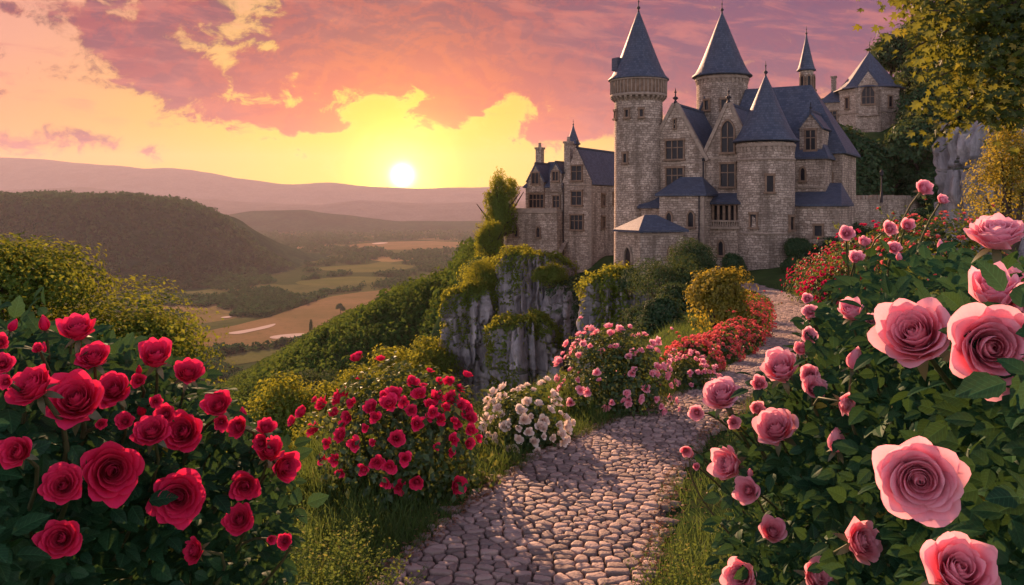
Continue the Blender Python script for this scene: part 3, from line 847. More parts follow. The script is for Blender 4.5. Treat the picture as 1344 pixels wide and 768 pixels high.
def hip_roof(parent, x0, x1, y0, y1, ze, zr, rx0, rx1, ry, ov=0.3, name='roof'):
    mb = MB(); a, b, c, d = (x0 - ov, y0 - ov, ze), (x1 + ov, y0 - ov, ze), (x1 + ov, y1 + ov, ze), (x0 - ov, y1 + ov, ze)
    p, q = (rx0, ry, zr), (rx1, ry, zr)
    if rx1 - rx0 < 0.05:
        for u, v in ((a, b), (b, c), (c, d), (d, a)): mb.poly([u, v, p])
    else:
        mb.poly([a, b, q, p]); mb.poly([c, d, p, q]); mb.poly([b, c, q]); mb.poly([d, a, p])
    mb.prism([a[:2], b[:2], c[:2], d[:2]], ze - 0.16, ze - 0.003)
    return mb.build(name, M_SLATE, parent)
def gable_block(parent, x0, x1, y0, y1, z0, ze, zr, name='gable_wing', mat=None):
    xm = (x0 + x1) / 2; mb = MB(); z1 = zr - 0.1
    for y, rev in ((y0, False), (y1, True)):
        p = [(x0, y, z0), (x1, y, z0), (x1, y, ze), (xm, y, z1), (x0, y, ze)]
        mb.poly(p[::-1] if rev else p)
    mb.poly([(x1, y0, z0), (x1, y1, z0), (x1, y1, ze), (x1, y0, ze)]); mb.poly([(x0, y1, z0), (x0, y0, z0), (x0, y0, ze), (x0, y1, ze)])
    return mb.build(name, mat or M_STONE, parent)
def body(parent, name, x0, x1, y0, y1, z0, z1, mat=None):
    mb = MB(); mb.box(x0, x1, y0, y1, z0, z1); return mb.build(name, mat or M_STONE, parent)
def courses(parent, lst, name='string_course', mat=None):
    mb = MB()
    for b in lst: mb.box(*b)
    return mb.build(name, mat or M_TRIM, parent)
def quoins(parent, corners, z0, z1, s=0.06, name='quoins'):
    mb = MB()
    for (x, y) in corners:
        z = z0; k = 0
        while z < z1 - 0.3:
            a, b = (0.42, 0.24) if k % 2 else (0.24, 0.42)
            mb.box(x - a, x + s, y - s, y + b, z, z + 0.30); z += 0.33; k += 1
    return mb.build(name, M_TRIM, parent)
def round_tower(parent, c, r, z0, z1, rr=None, crown=None, n=56, mat=None, name='round_tower', batter=0.04):
    """plain round shaft; crown = (z, height, extra radius) of a corbelled gallery"""
    rr = rr or r; mb = MB()
    mb.lathe([(r * (1 + batter), z0), (r * (1 + batter * .6), z0 + (z1 - z0) * .3), (r, z1)], n, c)
    o = mb.build(name, mat or M_STONE2, parent, True)
    return o
def corbels(parent, c, r, z, ext=0.26, n=28, name='corbel_ring'):
    mb = MB()
    for i in range(n):
        a = 2 * math.pi * i / n; ca, sa = math.cos(a), math.sin(a); t = np.array([-sa, ca, 0]); d = np.array([ca, sa, 0]); w = 0.11
        q = []
        for (rd, zz) in ((r - .05, z - .55), (r + .07, z - .38), (r + ext, z - .12), (r + ext, z), (r - .05, z)):
            q.append((rd, zz))
        L = [np.array([c[0], c[1], zz]) + d * rd - t * w for rd, zz in q]; Rr = [np.array([c[0], c[1], zz]) + d * rd + t * w for rd, zz in q]
        mb.poly(L); mb.poly(Rr[::-1])
        for k in range(4): mb.poly([L[k], Rr[k], Rr[k + 1], L[k + 1]])
    mb.lathe([(r - .04, z + .002), (r + ext + .05, z + .002), (r + ext + .07, z + .12), (r + ext + .02, z + .24), (r - .02, z + .24)], 56, c)
    return mb.build(name, M_TRIM, parent)
def tower_window(parent, c, r, ang, z, w, h, lights=1, arch=False):
    a = R(ang); n = np.array([math.cos(a), math.sin(a)]); t = (-n[1], n[0])
    return window(parent, (c[0] + n[0] * (r - .01), c[1] + n[1] * (r - .01), z), t, w, h, lights, arch, False)

YAW = R(-30)
def build_castle():
    c = thing('castle', 'large sandstone castle with slate cone towers and two tall gables on the cliff', 'castle', (20.6, 72, -5.3), YAW)
    # front corner tower
    T3 = (0, 0); t = round_tower(c, T3, 2.24, -1.5, 10.35)
    corbels(t, T3, 2.2, 10.0, 0.10, 36); cone_roof(t, T3, 2.36, 10.45, 15.9); finial(t, T3, 15.8, 1.25)
    mb = MB()
    for z in (8.9, 3.0): mb.lathe([(2.2, z), (2.34, z + .03), (2.34, z + .16), (2.2, z + .2)], 56, T3)
    mb.build('band', M_TRIM, t, True)
    FA = -78  # local bearing that faces the viewer from the corner tower
    tower_window(c, T3, 2.26, FA - 22, 3.6, 0.48, 1.0); tower_window(c, T3, 2.26, FA + 10, 6.4, 0.5, 1.25); tower_window(c, T3, 2.28, FA + 60, 3.4, 0.45, 1.0)
    # tall gallery tower
    T1 = (-11.1, 0.2); t = round_tower(c, T1, 2.08, -2.5, 14.9)
    corbels(t, T1, 2.06, 14.75, 0.36, 30)
    mb = MB(); mb.lathe([(2.36, 14.98), (2.40, 15.0), (2.40, 16.1), (2.30, 16.12)], 56, T1); mb.build('gallery', M_DARKTRIM, t, True)
    mb = MB()
    for i in range(44):
        a = 2 * math.pi * i / 44; x, y = T1[0] + 2.44 * math.cos(a), T1[1] + 2.44 * math.sin(a)
        mb.tube([(x, y, 15.0), (x, y, 16.15)], 0.05, 5)
    mb.lathe([(2.38, 16.1), (2.52, 16.12), (2.52, 16.24), (2.38, 16.25)], 56, T1)
    mb.build('balusters', M_TRIM, t)
    cone_roof(t, T1, 2.36, 16.25, 22.4); finial(t, T1, 22.3, 1.3)
    dm = MB(); dm.prism([(T1[0] - 2.05, T1[1] - 1.15), (T1[0] - 1.35, T1[1] - 1.55), (T1[0] - 1.0, T1[1] - .9), (T1[0] - 1.7, T1[1] - .5)], 17.1, 18.2); dm.build('dormer', M_SLATE, t)
    tower_window(c, T1, 2.1, -100, 9.0, .3, .75); tower_window(c, T1, 2.1, -62, 12.9, .26, .6); tower_window(c, T1, 2.1, -135, 12.9, .26, .6); tower_window(c, T1, 2.1, -95, 12.9, .26, .6)
    # broad tower behind the ridge
    T2 = (-6.6, 10.0); t = round_tower(c, T2, 2.36, 4, 17.5, batter=0.02)
    corbels(t, T2, 2.32, 17.1, 0.14, 36); cone_roof(t, T2, 2.5, 17.45, 23.6); finial(t, T2, 23.5, 1.3)
    tower_window(c, T2, 2.38, -108, 14.2, .42, .85); tower_window(c, T2, 2.38, -70, 14.2, .42, .85)
    # slim turret
    T4 = (0.4, 13.6); t = round_tower(c, T4, .64, 9, 18.0, n=24, batter=0, name='slim_turret')
    mb = MB(); mb.lathe([(.62, 15.1), (.80, 15.2), (.80, 15.4), (.62, 15.5)], 24, T4); mb.build('band', M_TRIM, t, True)
    cone_roof(t, T4, .78, 18.0, 21.4, 24); finial(t, T4, 21.3, .9, r=.06)
    for a in (-110, -60, -10): tower_window(c, T4, .65, a, 16.2, .26, 1.1, 1, True)
    # the two front gables
    G1 = (-10.3, -5.1, 0.0, 9.5); gable_block(c, *G1[:2], 0, 9.5, -1.5, 9.35, 14.0); gable_roof(c, *G1[:2], 0.35, 9.5, 9.35, 14.0)
    G2 = (-5.1, -1.15, 0.12, 9.5); gable_block(c, *G2[:2], .12, 9.5, -1.5, 9.6, 13.8); gable_roof(c, *G2[:2], .45, 9.5, 9.6, 13.8, .25)
    for (x0, x1, y0, ze, zr) in ((-10.3, -5.1, 0, 9.35, 14.0), (-5.1, -1.15, .12, 9.6, 13.8)):   # raised coping on each gable
        xm = (x0 + x1) / 2; mb = MB()
        for s in (-1, 1):
            xe = x0 if s < 0 else x1; a = np.array([xe, 0, ze]); b = np.array([xm, 0, zr]); d = (b - a) / np.linalg.norm(b - a); n = np.array([-d[2] * s * -1, 0, abs(d[0])]) * 1.0
            n = np.array([d[2] * (-1 if s < 0 else 1) * (1), 0, abs(d[0])]); n = n / np.linalg.norm(n); n[0] = abs(d[2]) * (-1 if s < 0 else 1); n[2] = abs(d[0])
            p0, p1 = a - d * .35 - n * .05, b - n * .05 + np.array([0, 0, .0]); q0, q1 = p0 + n * .30, p1 + n * .30
            f = [p0, p1, q1, q0] if s > 0 else [p0, q0, q1, p1]
            fr = [v + np.array([0, y0 - .10, 0]) for v in f]; bk = [v + np.array([0, y0 + .42, 0]) for v in f]
            if np.cross(fr[1] - fr[0], fr[2] - fr[0])[1] > 0: fr, bk = fr[::-1], bk[::-1]
            mb.poly(fr); mb.poly(bk[::-1])
            for i in range(4): j = (i + 1) % 4; mb.poly([fr[j], fr[i], bk[i], bk[j]])
        mb.build('coping', M_TRIM, c)
        finial(c, (xm, y0 + .15), zr + .2, 1.2, r=.13)
    window(c, (-7.7, 0, 9.3), (1, 0), 1.5, 1.55, 3); window(c, (-7.7, 0, 6.9), (1, 0), 1.45, 1.6, 3)
    window(c, (-7.7, 0, 11.9), (1, 0), .14, .75, 1, False, False, 'slit_window', .08); courses(c, [(-8.05, -7.35, -.07, 0, 12.2, 12.32)], 'slit_cross')
    window(c, (-3.15, .12, 9.75), (1, 0), 1.0, 1.95, 2, True); window(c, (-3.15, .12, 6.9), (1, 0), 1.15, 1.85, 2)
    courses(c, [(-10.3, -5.15, -.08, 0.0, 8.85, 9.0), (-5.05, -1.2, .04, .12, 9.2, 9.35), (-10.3, -5.15, -.07, 0, 6.35, 6.5)])
    quoins(c, [(-5.1, 0.0)], -1, 9.0)
    mb = MB(); mb.tube([(-5.18, -.12, 9.0), (-5.18, -.12, 1.0)], .06, 6); mb.tube([(-5.18, -.12, 9.05), (-5.18, -.12, 9.3)], .13, 6); mb.build('drainpipe', M_IRON, c)
    # great hall behind with a long ridge and the east wing
    body(c, 'great_hall', -5.0, 4.9, 6.0, 13.0, -1.5, 9.8)
    hip_roof(c, -5.0, 4.9, 6.0, 13.0, 9.85, 16.1, -4.2, 1.7, 9.4, .35)
    gable_roof(c, -10.6, -4.6, 8.0, 13.5, 9.6, 15.4)
    body(c, 'east_bay', 1.0, 4.1, 3.0, 6.0, -1.5, 9.3); hip_roof(c, 1.0, 4.1, 3.0, 6.6, 9.3, 11.8, 2.2, 2.9, 5.9, .25)
    # dormer on the east roof
    d = gable_block(c, 1.9, 3.7, 3.6, 7.5, 9.2, 12.0, 13.2, 'dormer'); gable_roof(d, 1.9, 3.7, 3.6, 8.2, 12.0, 13.2, .22)
    window(d, (2.8, 3.6, 9.95), (1, 0), .75, 1.6, 2); finial(d, (2.8, 3.6), 13.25, .7, r=.07)
    window(c, (3.9, 5.998, 7.3), (1, 0), .30, .75, 1, True, False)
    window(c, (2.3, 2.998, 7.4), (1, 0), .34, .8, 1, True, False); courses(c, [(1.0, 4.14, 2.93, 3.0, 6.75, 6.9)])
    # low annex beside the corner tower
    body(c, 'side_annex', 1.2, 5.5, .6, 5.9, -1.0, 5.3); hip_roof(c, 1.2, 5.5, .6, 5.9, 5.4, 7.2, 2.4, 5.0, 4.9)
    window(c, (4.0, .6, 2.9), (1, 0), .55, .8, 1)
    quoins(c, [(5.5, .6), (4.9, 6.0)], -1, 5.2)
    # hipped annex in front of the gables
    body(c, 'front_annex', -7.9, -4.15, -3.2, -.003, -2, 6.2); hip_roof(c, -7.9, -4.15, -3.2, .25, 6.25, 7.7, -6.9, -5.0, -.9, .3)
    window(c, (-7.05, -3.2, 3.65), (1, 0), .42, .8, 1, True, False); window(c, (-5.2, -3.2, 3.6), (1, 0), .45, .9, 1, True, False)
    quoins(c, [(-4.15, -3.2)], -1, 6.0)
    mb = MB(); mb.tube([(-4.5, -3.3, 6.1), (-4.5, -3.3, -1)], .06, 6); mb.build('drainpipe', M_IRON, c)
    # loggia between annex and corner tower
    body(c, 'loggia', -4.147, -1.7, -1.3, .117, -2, 3.75); 
    mb = MB(); slab(mb, [(-4.14, -1.65, 5.55), (-1.6, -1.65, 5.55), (-1.6, .1, 6.35), (-4.14, .1, 6.35)], .16); mb.build('roof', M_SLATE, c)
    body(c, 'loggia_back', -4.146, -1.71, -.75, .115, 3.753, 5.5)
    mb = MB()
    for i in range(6):
        x = -4.0 + i * .46; mb.box(x - .09, x + .09, -1.28, -1.08, 3.76, 5.35)
    mb.box(-4.146, -1.72, -1.32, -1.02, 5.353, 5.53); mb.build('colonnade', M_DARKTRIM, c)
    mb = MB(); mb.box(-4.145, -1.72, -1.50, -1.33, 3.98, 4.12); mb.box(-4.145, -1.72, -1.55, -1.32, 3.40, 3.55)
    for i in range(13): x = -4.05 + i * .19; mb.box(x - .045, x + .045, -1.46, -1.37, 3.553, 3.977)
    mb.build('balustrade', M_TRIM, c)
    g = MB(); g.poly([(-4.1, -.76, 3.85), (-1.75, -.76, 3.85), (-1.75, -.76, 5.3), (-4.1, -.76, 5.3)]); g.build('loggia_glazing', M_GLASS, c)
    window(c, (-3.3, -1.3, 1.25), (1, 0), .38, .9, 1, True, False)
    # small lean-to by the tall tower
    body(c, 'lean_to', -10.0, -7.903, -1.9, -.004, -2, 5.2)
    mb = MB(); slab(mb, [(-10.25, -2.25, 5.2), (-7.6, -2.25, 5.2), (-7.6, -.02, 6.15), (-10.25, -.02, 6.15)], .16); mb.build('roof', M_SLATE, c)
    window(c, (-9.2, -1.9, 3.0), (1, 0), .3, .7, 1, True, False)
    return c
build_castle()

def build_chapel():
    loc = P(840, 365, 67.0)
    c = thing('chapel', 'small hipped stone outbuilding with pointed blind arch below the castle gables', 'chapel', loc, R(24))
    body(c, 'wall', 0, 3.9, 0, 3.2, -2.5, 3.55)
    courses(c, [(-.06, 3.96, -.06, 3.26, 3.20, 3.36)], 'cornice')
    hip_roof(c, 0, 3.9, 0, 3.2, 3.6, 4.75, 1.4, 2.5, 1.6, .32)
    window(c, (0, 1.6, 0.1), (0, -1), .95, 1.55, 1, True, False, 'blind_arch', .16, .16, M_TRIM)
    window(c, (2.7, 0, 1.4), (1, 0), .3, .6, 1, True, False)
    quoins(c, [(0, 0)], -.5, 3.1) if False else None
    return c
build_chapel()

def build_manor():
    c = thing('manor_wing', 'smaller gabled stone house on the cliff edge left of the tall castle tower', 'manor house', (8.93, 100, -8.4), YAW)
    gable_block(c, -3.6, 0, 0, 10.5, -4, 11.3, 15.0); gable_roof(c, -3.6, 0, .3, 10.5, 11.3, 15.0, .25)
    finial(c, (-1.8, .1), 15.1, 1.0, r=.16)
    for z, h, l in ((11.3, 1.6, 2), (8.5, 1.5, 2), (5.7, 1.6, 3)): window(c, (-1.8, 0, z), (1, 0), 1.25 if l == 2 else 1.5, h, l)
    for z in (8.4, 5.8): window(c, (0, 3.2, z), (0, 1), .8, 1.3, 2)
    window(c, (0, 6.5, 8.6), (0, 1), .8, 1.3, 2)
    courses(c, [(-3.62, .05, -.09, -.003, 10.7, 10.86), (-3.62, .05, -.09, -.003, 4.9, 5.1), (-3.62, .05, -.09, -.003, 7.9, 8.05)])
    quoins(c, [(0.0, 0.0)], -2, 11)
    mb = MB(); mb.tube([(-3.45, -.14, 11), (-3.45, -.14, -1)], .07, 6); mb.build('drainpipe', M_IRON, c)
    # lower left block with its own roof
    body(c, 'left_block', -8.8, -3.603, .6, 8.0, 0, 10.6)
    hip_roof(c, -8.8, -3.0, .6, 8.0, 10.65, 13.7, -7.6, -3.2, 4.2, .25)
    d = gable_block(c, -8.4, -6.2, .3, 4.0, 10.0, 11.5, 13.4, 'dormer'); gable_roof(d, -8.4, -6.2, .3, 4.2, 11.5, 13.4, .18)
    window(d, (-7.3, .3, 11.0), (1, 0), .9, 1.2, 2)
    d = gable_block(c, -5.4, -3.9, .3, 4.0, 10.0, 12.4, 13.5, 'dormer'); gable_roof(d, -5.4, -3.9, .3, 4.2, 12.4, 13.5, .15)
    window(d, (-4.65, .3, 11.3), (1, 0), .7, 1.0, 2)
    window(c, (-7.3, .6, 8.2), (1, 0), 1.9, 1.5, 4); window(c, (-4.7, .6, 8.2), (1, 0), .8, 1.3, 2)
    body(c, 'terrace', -10.4, -3.604, -1.4, 6.0, -6, 7.55)
    courses(c, [(-10.5, -3.61, -1.55, 6.1, 7.553, 7.75), (-10.5, -3.61, -1.5, -1.3, 7.753, 8.1), (-10.5, -10.3, -1.29, 6, 7.753, 8.1)], 'parapet')
    window(c, (-8.9, -1.4, 4.8), (1, 0), .4, .9, 1, True, False); window(c, (-6.0, -1.4, 4.8), (1, 0), .4, .9, 1, True, False)
    # small turret and chimneys
    tc = (-4.3, 4.2); t = round_tower(c, tc, .66, 11, 15.7, n=16, batter=0, name='roof_turret'); cone_roof(t, tc, .80, 15.7, 18.0, 16); finial(t, tc, 17.9, .8, r=.06)
    for (x, y, z0, z1) in ((-8.5, 3.6, 11, 15.2), (-3.5, 1.3, 11.5, 15.6)):
        mb = MB(); mb.box(x - .38, x + .38, y - .38, y + .38, z0, z1); mb.box(x - .48, x + .48, y - .48, y + .48, z1 + .003, z1 + .25); mb.lathe([(.2, z1 + .25), (.17, z1 + .8), (.1, z1 + .8)], 10, (x, y))
        mb.build('chimney', M_STONE, c)
    # buttress at the foot
    mb = MB(); mb.prism([(-4.3, -1.9), (-3.0, -1.9), (-3.0, -.003), (-4.3, -.003)], -5, 2.6); mb.poly([(-4.3, -1.9, 2.603), (-3.0, -1.9, 2.603), (-3.0, -.02, 4.3), (-4.3, -.02, 4.3)]); mb.build('buttress', M_STONE, c)
    return c
build_manor()

def build_hill_house():
    loc = P(1141, 178, 130.0)
    c = thing('hill_tower_house', 'round stone tower house with a pointed slate roof among hillside trees', 'tower house', loc, R(-24))
    mb = MB(); oc = [(4.35 * math.cos(R(22.5 + 45 * i)), 4.35 * math.sin(R(22.5 + 45 * i))) for i in range(8)]; mb.prism(oc, -4, 6.6); mb.build('wall', M_STONE, c)
    mb = MB(); oc2 = [(x * 1.03, y * 1.03) for x, y in oc]; mb.prism(oc2, 6.2, 6.45); mb.prism(oc2, 3.0, 3.2); mb.build('string_course', M_TRIM, c)
    cone_roof(c, (0, 0), 4.4, 6.6, 12.2, 8, .13, 'roof'); finial(c, (0, 0), 12.1, 1.7, r=.12)
    d = gable_block(c, -1.3, 1.3, -4.4, 0, 2.5, 7.2, 9.1, 'dormer'); gable_roof(d, -1.3, 1.3, -4.3, 0, 7.2, 9.1, .2)
    window(d, (0, -4.4, 4.2), (1, 0), 1.6, 1.6, 3, True); 
    for a in (-135, -45, -180, 0): tower_window(c, (0, 0), 4.05, a, 3.8, .6, 1.5, 1)
    body(c, 'side_wing', -6.6, -3.4, -1.5, 3.5, -4, 5.0); hip_roof(c, -6.6, -3.4, -1.5, 3.5, 5.05, 6.9, -5.2, -3.6, 1.0, .3)
    window(c, (-5.0, -1.5, 2.2), (1, 0), 1.1, 1.4, 2)
    mb = MB(); mb.box(-5.4, -4.7, 1.6, 2.3, 4, 9.0); mb.box(-5.5, -4.6, 1.5, 2.4, 9.003, 9.25); mb.build('chimney', M_STONE, c)
    return c
build_hill_house()

def build_wall():
    a, b = P(1098, 296, 92.0), P(1215, 300, 104.0)
    d = b - a; L = math.hypot(d[0], d[1])
    c = thing('retaining_wall', 'long old stone wall with battered coping right of the castle below the wood', 'wall', a, math.atan2(d[1], d[0]))
    mb = MB(); mb.box(0, L, 0, .8, -3, 2.75); mb.build('wall_face', M_STONE, c)
    mb = MB(); x = 0.05; r3 = random.Random(3)
    while x < L - .8:
        w = r3.uniform(.5, .95); h = r3.uniform(.22, .5); mb.box(x, x + w, -.08, .88, 2.753, 2.75 + h); x += w + r3.uniform(.02, .25)
    mb.build('coping', M_TRIM, c)
    window(c, (2.0, 0, .9), (1, 0), .5, .8, 1)
    p = P(1157, 254, 96.0)
    q = thing('lamp_post', 'thin dark post standing on the terrace above the old stone wall', 'post', p)
    mb = MB(); mb.lathe([(.16, -1), (.12, .1), (.07, .3), (.06, 1.9)], 10); mb.build('post', M_IRON, q, True)
    mb = MB(); mb.lathe([(.05, 1.9), (.18, 1.98), (.20, 2.3), (.24, 2.34), (.02, 2.6)], 8); mb.build('lantern', M_IRON, q)
build_wall()

# ------------------------------------------------------------------ cliffs and the rock on the right
CLIFFS = []
def cliff(name, c, rx, ry, z0, z1, seed, kind='structure', amp=1.0, lean=0.18, mat=None):
    nu, nv = 240, 170
    th = np.linspace(0, 2 * math.pi, nu + 1); v = np.linspace(0, 1, nv)
    Vv, T = np.meshgrid(v, th, indexing='ij')
    prof = np.where(Vv < .86, 1 + lean * (1 - Vv), np.sqrt(np.clip(1 - ((Vv - .86) / .14) ** 2, 0, 1)) * (1 + lean * .14))
    z = z0 + (z1 - z0) * np.where(Vv < .86, Vv / .86 * .93, .93 + .07 * np.sin((Vv - .86) / .14 * math.pi / 2))
    ux, uy = np.cos(T), np.sin(T)
    ctr = np.stack([ux * rx, uy * ry, z], -1)
    colm = fbm(np.stack([ctr[..., 0] * .55 + seed, ctr[..., 1] * .55, z * .07], -1), 4) - .5
    ridg = 1 - np.abs(2 * fbm(np.stack([ctr[..., 0] * .9 + seed * 3, ctr[..., 1] * .9, z * .16], -1), 3) - 1)
    rough = fbm(np.stack([ctr[..., 0] * 2.2, ctr[..., 1] * 2.2, z * .9 + seed], -1), 4) - .5
    ledge = fbm(np.stack([ctr[..., 0] * .2, ctr[..., 1] * .2, z * .8 + seed * 7], -1), 3) - .5
    crack = np.abs(2 * fbm(np.stack([ctr[..., 0] * 1.6 + seed * 5 + rough * .5, ctr[..., 1] * 1.6, z * .22], -1), 3) - 1); crack = -sstep(.10 - crack, 0, .10)
    strat = -sstep(np.abs(2 * fbm(np.stack([ctr[..., 0] * .25, ctr[..., 1] * .25, z * .75 + seed], -1), 2) - 1), .07, 0)
    k = amp * (crack * .75 + strat * .35 + colm * 3.4 + (ridg - .8) * 1.6 + rough * .55 + ledge * .9) * np.clip(prof, 0, 1)
    x = c[0] + ux * (rx * prof + k); y = c[1] + uy * (ry * prof + k)
    z = z + (fbm(np.stack([x * .7, y * .7, x * 0 + seed], -1), 4) - .5) * 2.2 * amp * sstep(Vv, .6, .95)
    mb = MB(); mb.add(np.stack([x, y, z], -1), gridf(nv, nu + 1))
    o = mb.build(name, mat or M_ROCK, smooth=True); CLIFFS.append(np.stack([x, y, z], -1))
    return tag(o, kind=kind) if kind else o
def cl(px, Y, w_px, ytop, ybot, seed, depth=0.9, **kw):
    p = P(px, ytop, Y); q = P(px, ybot, Y); rx = w_px / 2 / F * Y
    return cliff('cliff_terrain', p[:2] + np.array([0, rx * depth]), rx, rx * depth, q[2] - 6, p[2], seed, **kw)
cl(614, 84, 62, 384, 500, 1.3)
cl(704, 84, 92, 338, 470, 2.1)
cl(694, 74, 78, 424, 530, 3.7, lean=.28)
cl(812, 65, 84, 372, 450, 4.9)
cl(655, 96, 66, 356, 470, 5.5)
cl(765, 80, 90, 374, 460, 6.2)
cl(860, 72, 70, 362, 430, 7.7)
o = cliff('rock_outcrop', (24.4, 44), 2.9, 2.8, -7, 4.3, 9.2, None, 1.0)
tag(o, 'tall weathered grey rock rising from the wooded slope behind the pink roses', 'rock')
# ------------------------------------------------------------------ leaf, blade and bloom templates
def leaf_template(n=6, w=0.30, fold=0.10, droop=0.20, serr=0.0):
    x = np.linspace(0, 1, n); prof = w * np.sin(math.pi * np.clip(x, 0, 1) ** 0.75) ** 0.85; prof[0] = 0.012; prof[-1] = 0.0
    s = 1 + serr * ((np.arange(n) % 2) - .5)
    V = []; U = []
    for sd in (-1, -0.5, 0, 0.5, 1):
        y = sd * prof * (s if abs(sd) == 1 else 1)
        z = fold * np.abs(sd) * prof / w * 1.0 - 0.05 * (sd * sd) * prof / w - droop * x * x
        V.append(np.stack([x, y, z], 1)); U.append(np.stack([x, y], 1))
    V = np.concatenate(V); U = np.concatenate(U)
    return V, gridf(5, n), U
ROSE_LEAF = leaf_template(9, 0.33, 0.10, 0.22, 0.14)
SMALL_LEAF = (np.array([(0, 0, 0), (.45, .30, .07), (1, 0, -.12), (.45, -.30, .07), (.5, 0, 0)]), np.array([[0, 4, 2, 1], [0, 3, 2, 4]]), np.array([(0, 0), (.45, .3), (1, 0), (.45, -.3), (.5, 0)]))
_bx = np.linspace(0, 1, 5)
BLADE = (np.concatenate([np.stack([_bx * .95, s * .022 * (1 - _bx ** 1.5) + 0 * _bx, -.45 * _bx ** 2.2], 1) for s in (-1, 1)]), gridf(2, 5), np.concatenate([np.stack([_bx, 0 * _bx + s], 1) for s in (0, 1)]))

def rose_mesh(name, seed, mat, n_pet=34, nu=9, nv=8, op=1.0):
    """an open rose: spiralled petals from a tight heart to reflexed outer ones; unit outer radius, axis +Z"""
    g = np.random.default_rng(seed); mb = MB()
    u = np.linspace(-1, 1, nu); v = np.linspace(0, 1, nv); Vv, Uu = np.meshgrid(v, u, indexing='ij')
    phi = g.random() * 6
    for i in range(n_pet):
        t = (i / (n_pet - 1)) ** .85; phi += 2.399 + g.normal() * 0.12
        W = (1.75 * (1 - t) ** 1.6 + 0.62 + .26 * t) * (1 + g.normal() * .06); L = 0.66 + 0.50 * t ** 0.9 + g.normal() * .045
        veff = Vv * (1 - (0.14 + .24 * t) * np.abs(Uu) ** 2.0 + 0.03 * np.exp(-(Uu / .2) ** 2) * t + .035 * t * np.sin(Uu * 5 + i * 2.1))
        a0 = R(10) + R(68) * op * t ** 1.0; a1 = R(-4) + R(50) * op * t ** 1.25; a2 = R(-26) + R(112) * op * t ** 1.35 + g.normal() * .12
        vs = np.linspace(0, 1.1, 34); al = np.where(vs < .5, a0 + (a1 - a0) * vs * 2, a1 + (a2 - a1) * ((vs - .5) * 2) ** 1.5)
        rr = np.concatenate([[0], np.cumsum(np.sin(al[:-1]) * np.diff(vs))]) * L; zz = np.concatenate([[0], np.cumsum(np.cos(al[:-1]) * np.diff(vs))]) * L
        r = 0.035 + 0.11 * t + np.interp(veff, vs, rr); z = 0.13 * (1 - t) + np.interp(veff, vs, zz)
        r = np.maximum(r, 0.02) * (1 + .09 * Uu * (1 - .4 * t))
        # rims roll back and ruffle
        curl = np.clip(np.abs(Uu) - .45, 0, 1) ** 2 * Vv ** 1.5
        r = r + curl * .22 * t; z = z - curl * .30 * t + .06 * t * np.sin(Uu * 5.5 + g.random() * 6) * Vv ** 3 + .018 * np.sin(Uu * 9 + g.random() * 6) * Vv ** 4
        th = phi + Uu * W * (1 - .15 * Vv * t)
        V = np.stack([r * np.cos(th), r * np.sin(th), z + g.normal() * .02 + .03 * t * (fbm(np.stack([Uu * 2 + i * 7, Vv * 2, Uu * 0], -1), 2) - .5)], -1)
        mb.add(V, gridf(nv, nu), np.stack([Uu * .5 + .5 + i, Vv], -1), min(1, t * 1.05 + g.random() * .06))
    k_ = 1 / np.percentile(np.concatenate([np.hypot(v[:, 0], v[:, 1]) for v in mb.V]), 98.5)
    mb.V = [v * k_ for v in mb.V]
    o = mb.build(name, mat, smooth=True); me = o.data
    bpy.data.objects.remove(o); return me
def bud_mesh(name, seed, mat):
    g = np.random.default_rng(seed); mb = MB()
    u = np.linspace(-1, 1, 6); v = np.linspace(0, 1, 8); Vv, Uu = np.meshgrid(v, u, indexing='ij'); phi = 0
    for i in range(9):
        t = i / 8; phi += 2.399; h = 2.1 - .35 * t
        r = (.25 + .42 * t) * np.sin(math.pi * (.12 + .80 * Vv ** .8)) + .03 + .10 * t * Vv ** 4
        th = phi + Uu * 1.05; z = h * Vv * (1 - .06 * np.abs(Uu) ** 2.5)
        mb.add(np.stack([r * np.cos(th) * (1 + .05 * Uu), r * np.sin(th) * (1 + .05 * Uu), z], -1), gridf(8, 6), np.stack([Uu * .5 + i, Vv], -1), t)
    o = mb.build(name, mat, smooth=True); me = o.data; bpy.data.objects.remove(o); return me
def calyx_mesh(name, mat):
    mb = MB(); mb.lathe([(.05, -.30), (.17, -.22), (.20, -.08), (.16, .02)], 10)
    for k in range(5):
        a = k * 2 * math.pi / 5; d = np.array([[math.cos(a), math.sin(a), -.15]])
        scatter(mb, leaf_template(6, .20, .06, .5), np.array([[.1 * math.cos(a), .1 * math.sin(a), -.02]]), d, np.array([[0, 0, 1.]]), .95, 0, np.array([.5]))
    o = mb.build(name, mat, smooth=True); me = o.data; bpy.data.objects.remove(o); return me

RED_A, RED_B, RED_E = (0.42, 0.003, 0.034), (0.82, 0.012, 0.085), (0.92, 0.06, 0.18)
PNK_A, PNK_B, PNK_E = (0.96, 0.155, 0.275), (0.98, 0.35, 0.455), (0.99, 0.62, 0.68)
M_RED = petal_mat("red_petal", RED_A, RED_B, RED_E, 0.25)
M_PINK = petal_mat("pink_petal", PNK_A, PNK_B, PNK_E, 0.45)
M_WHITE = petal_mat("cream_petal", (0.80, 0.52, 0.42), (0.92, 0.76, 0.62), (0.94, 0.84, 0.74), 0.3)
M_CORAL = petal_mat("coral_petal", (0.66, 0.05, 0.07), (0.80, 0.13, 0.13), (0.88, 0.25, 0.22), 0.3)
M_ROSELEAF = leaf_mat("rose_leaf", (0.009, 0.040, 0.020), (0.028, 0.086, 0.030), 0.22, 0.5, 0.012, (0.26, 0.22, 0.03), 0.035, (0.09, 0.17, 0.03), True)
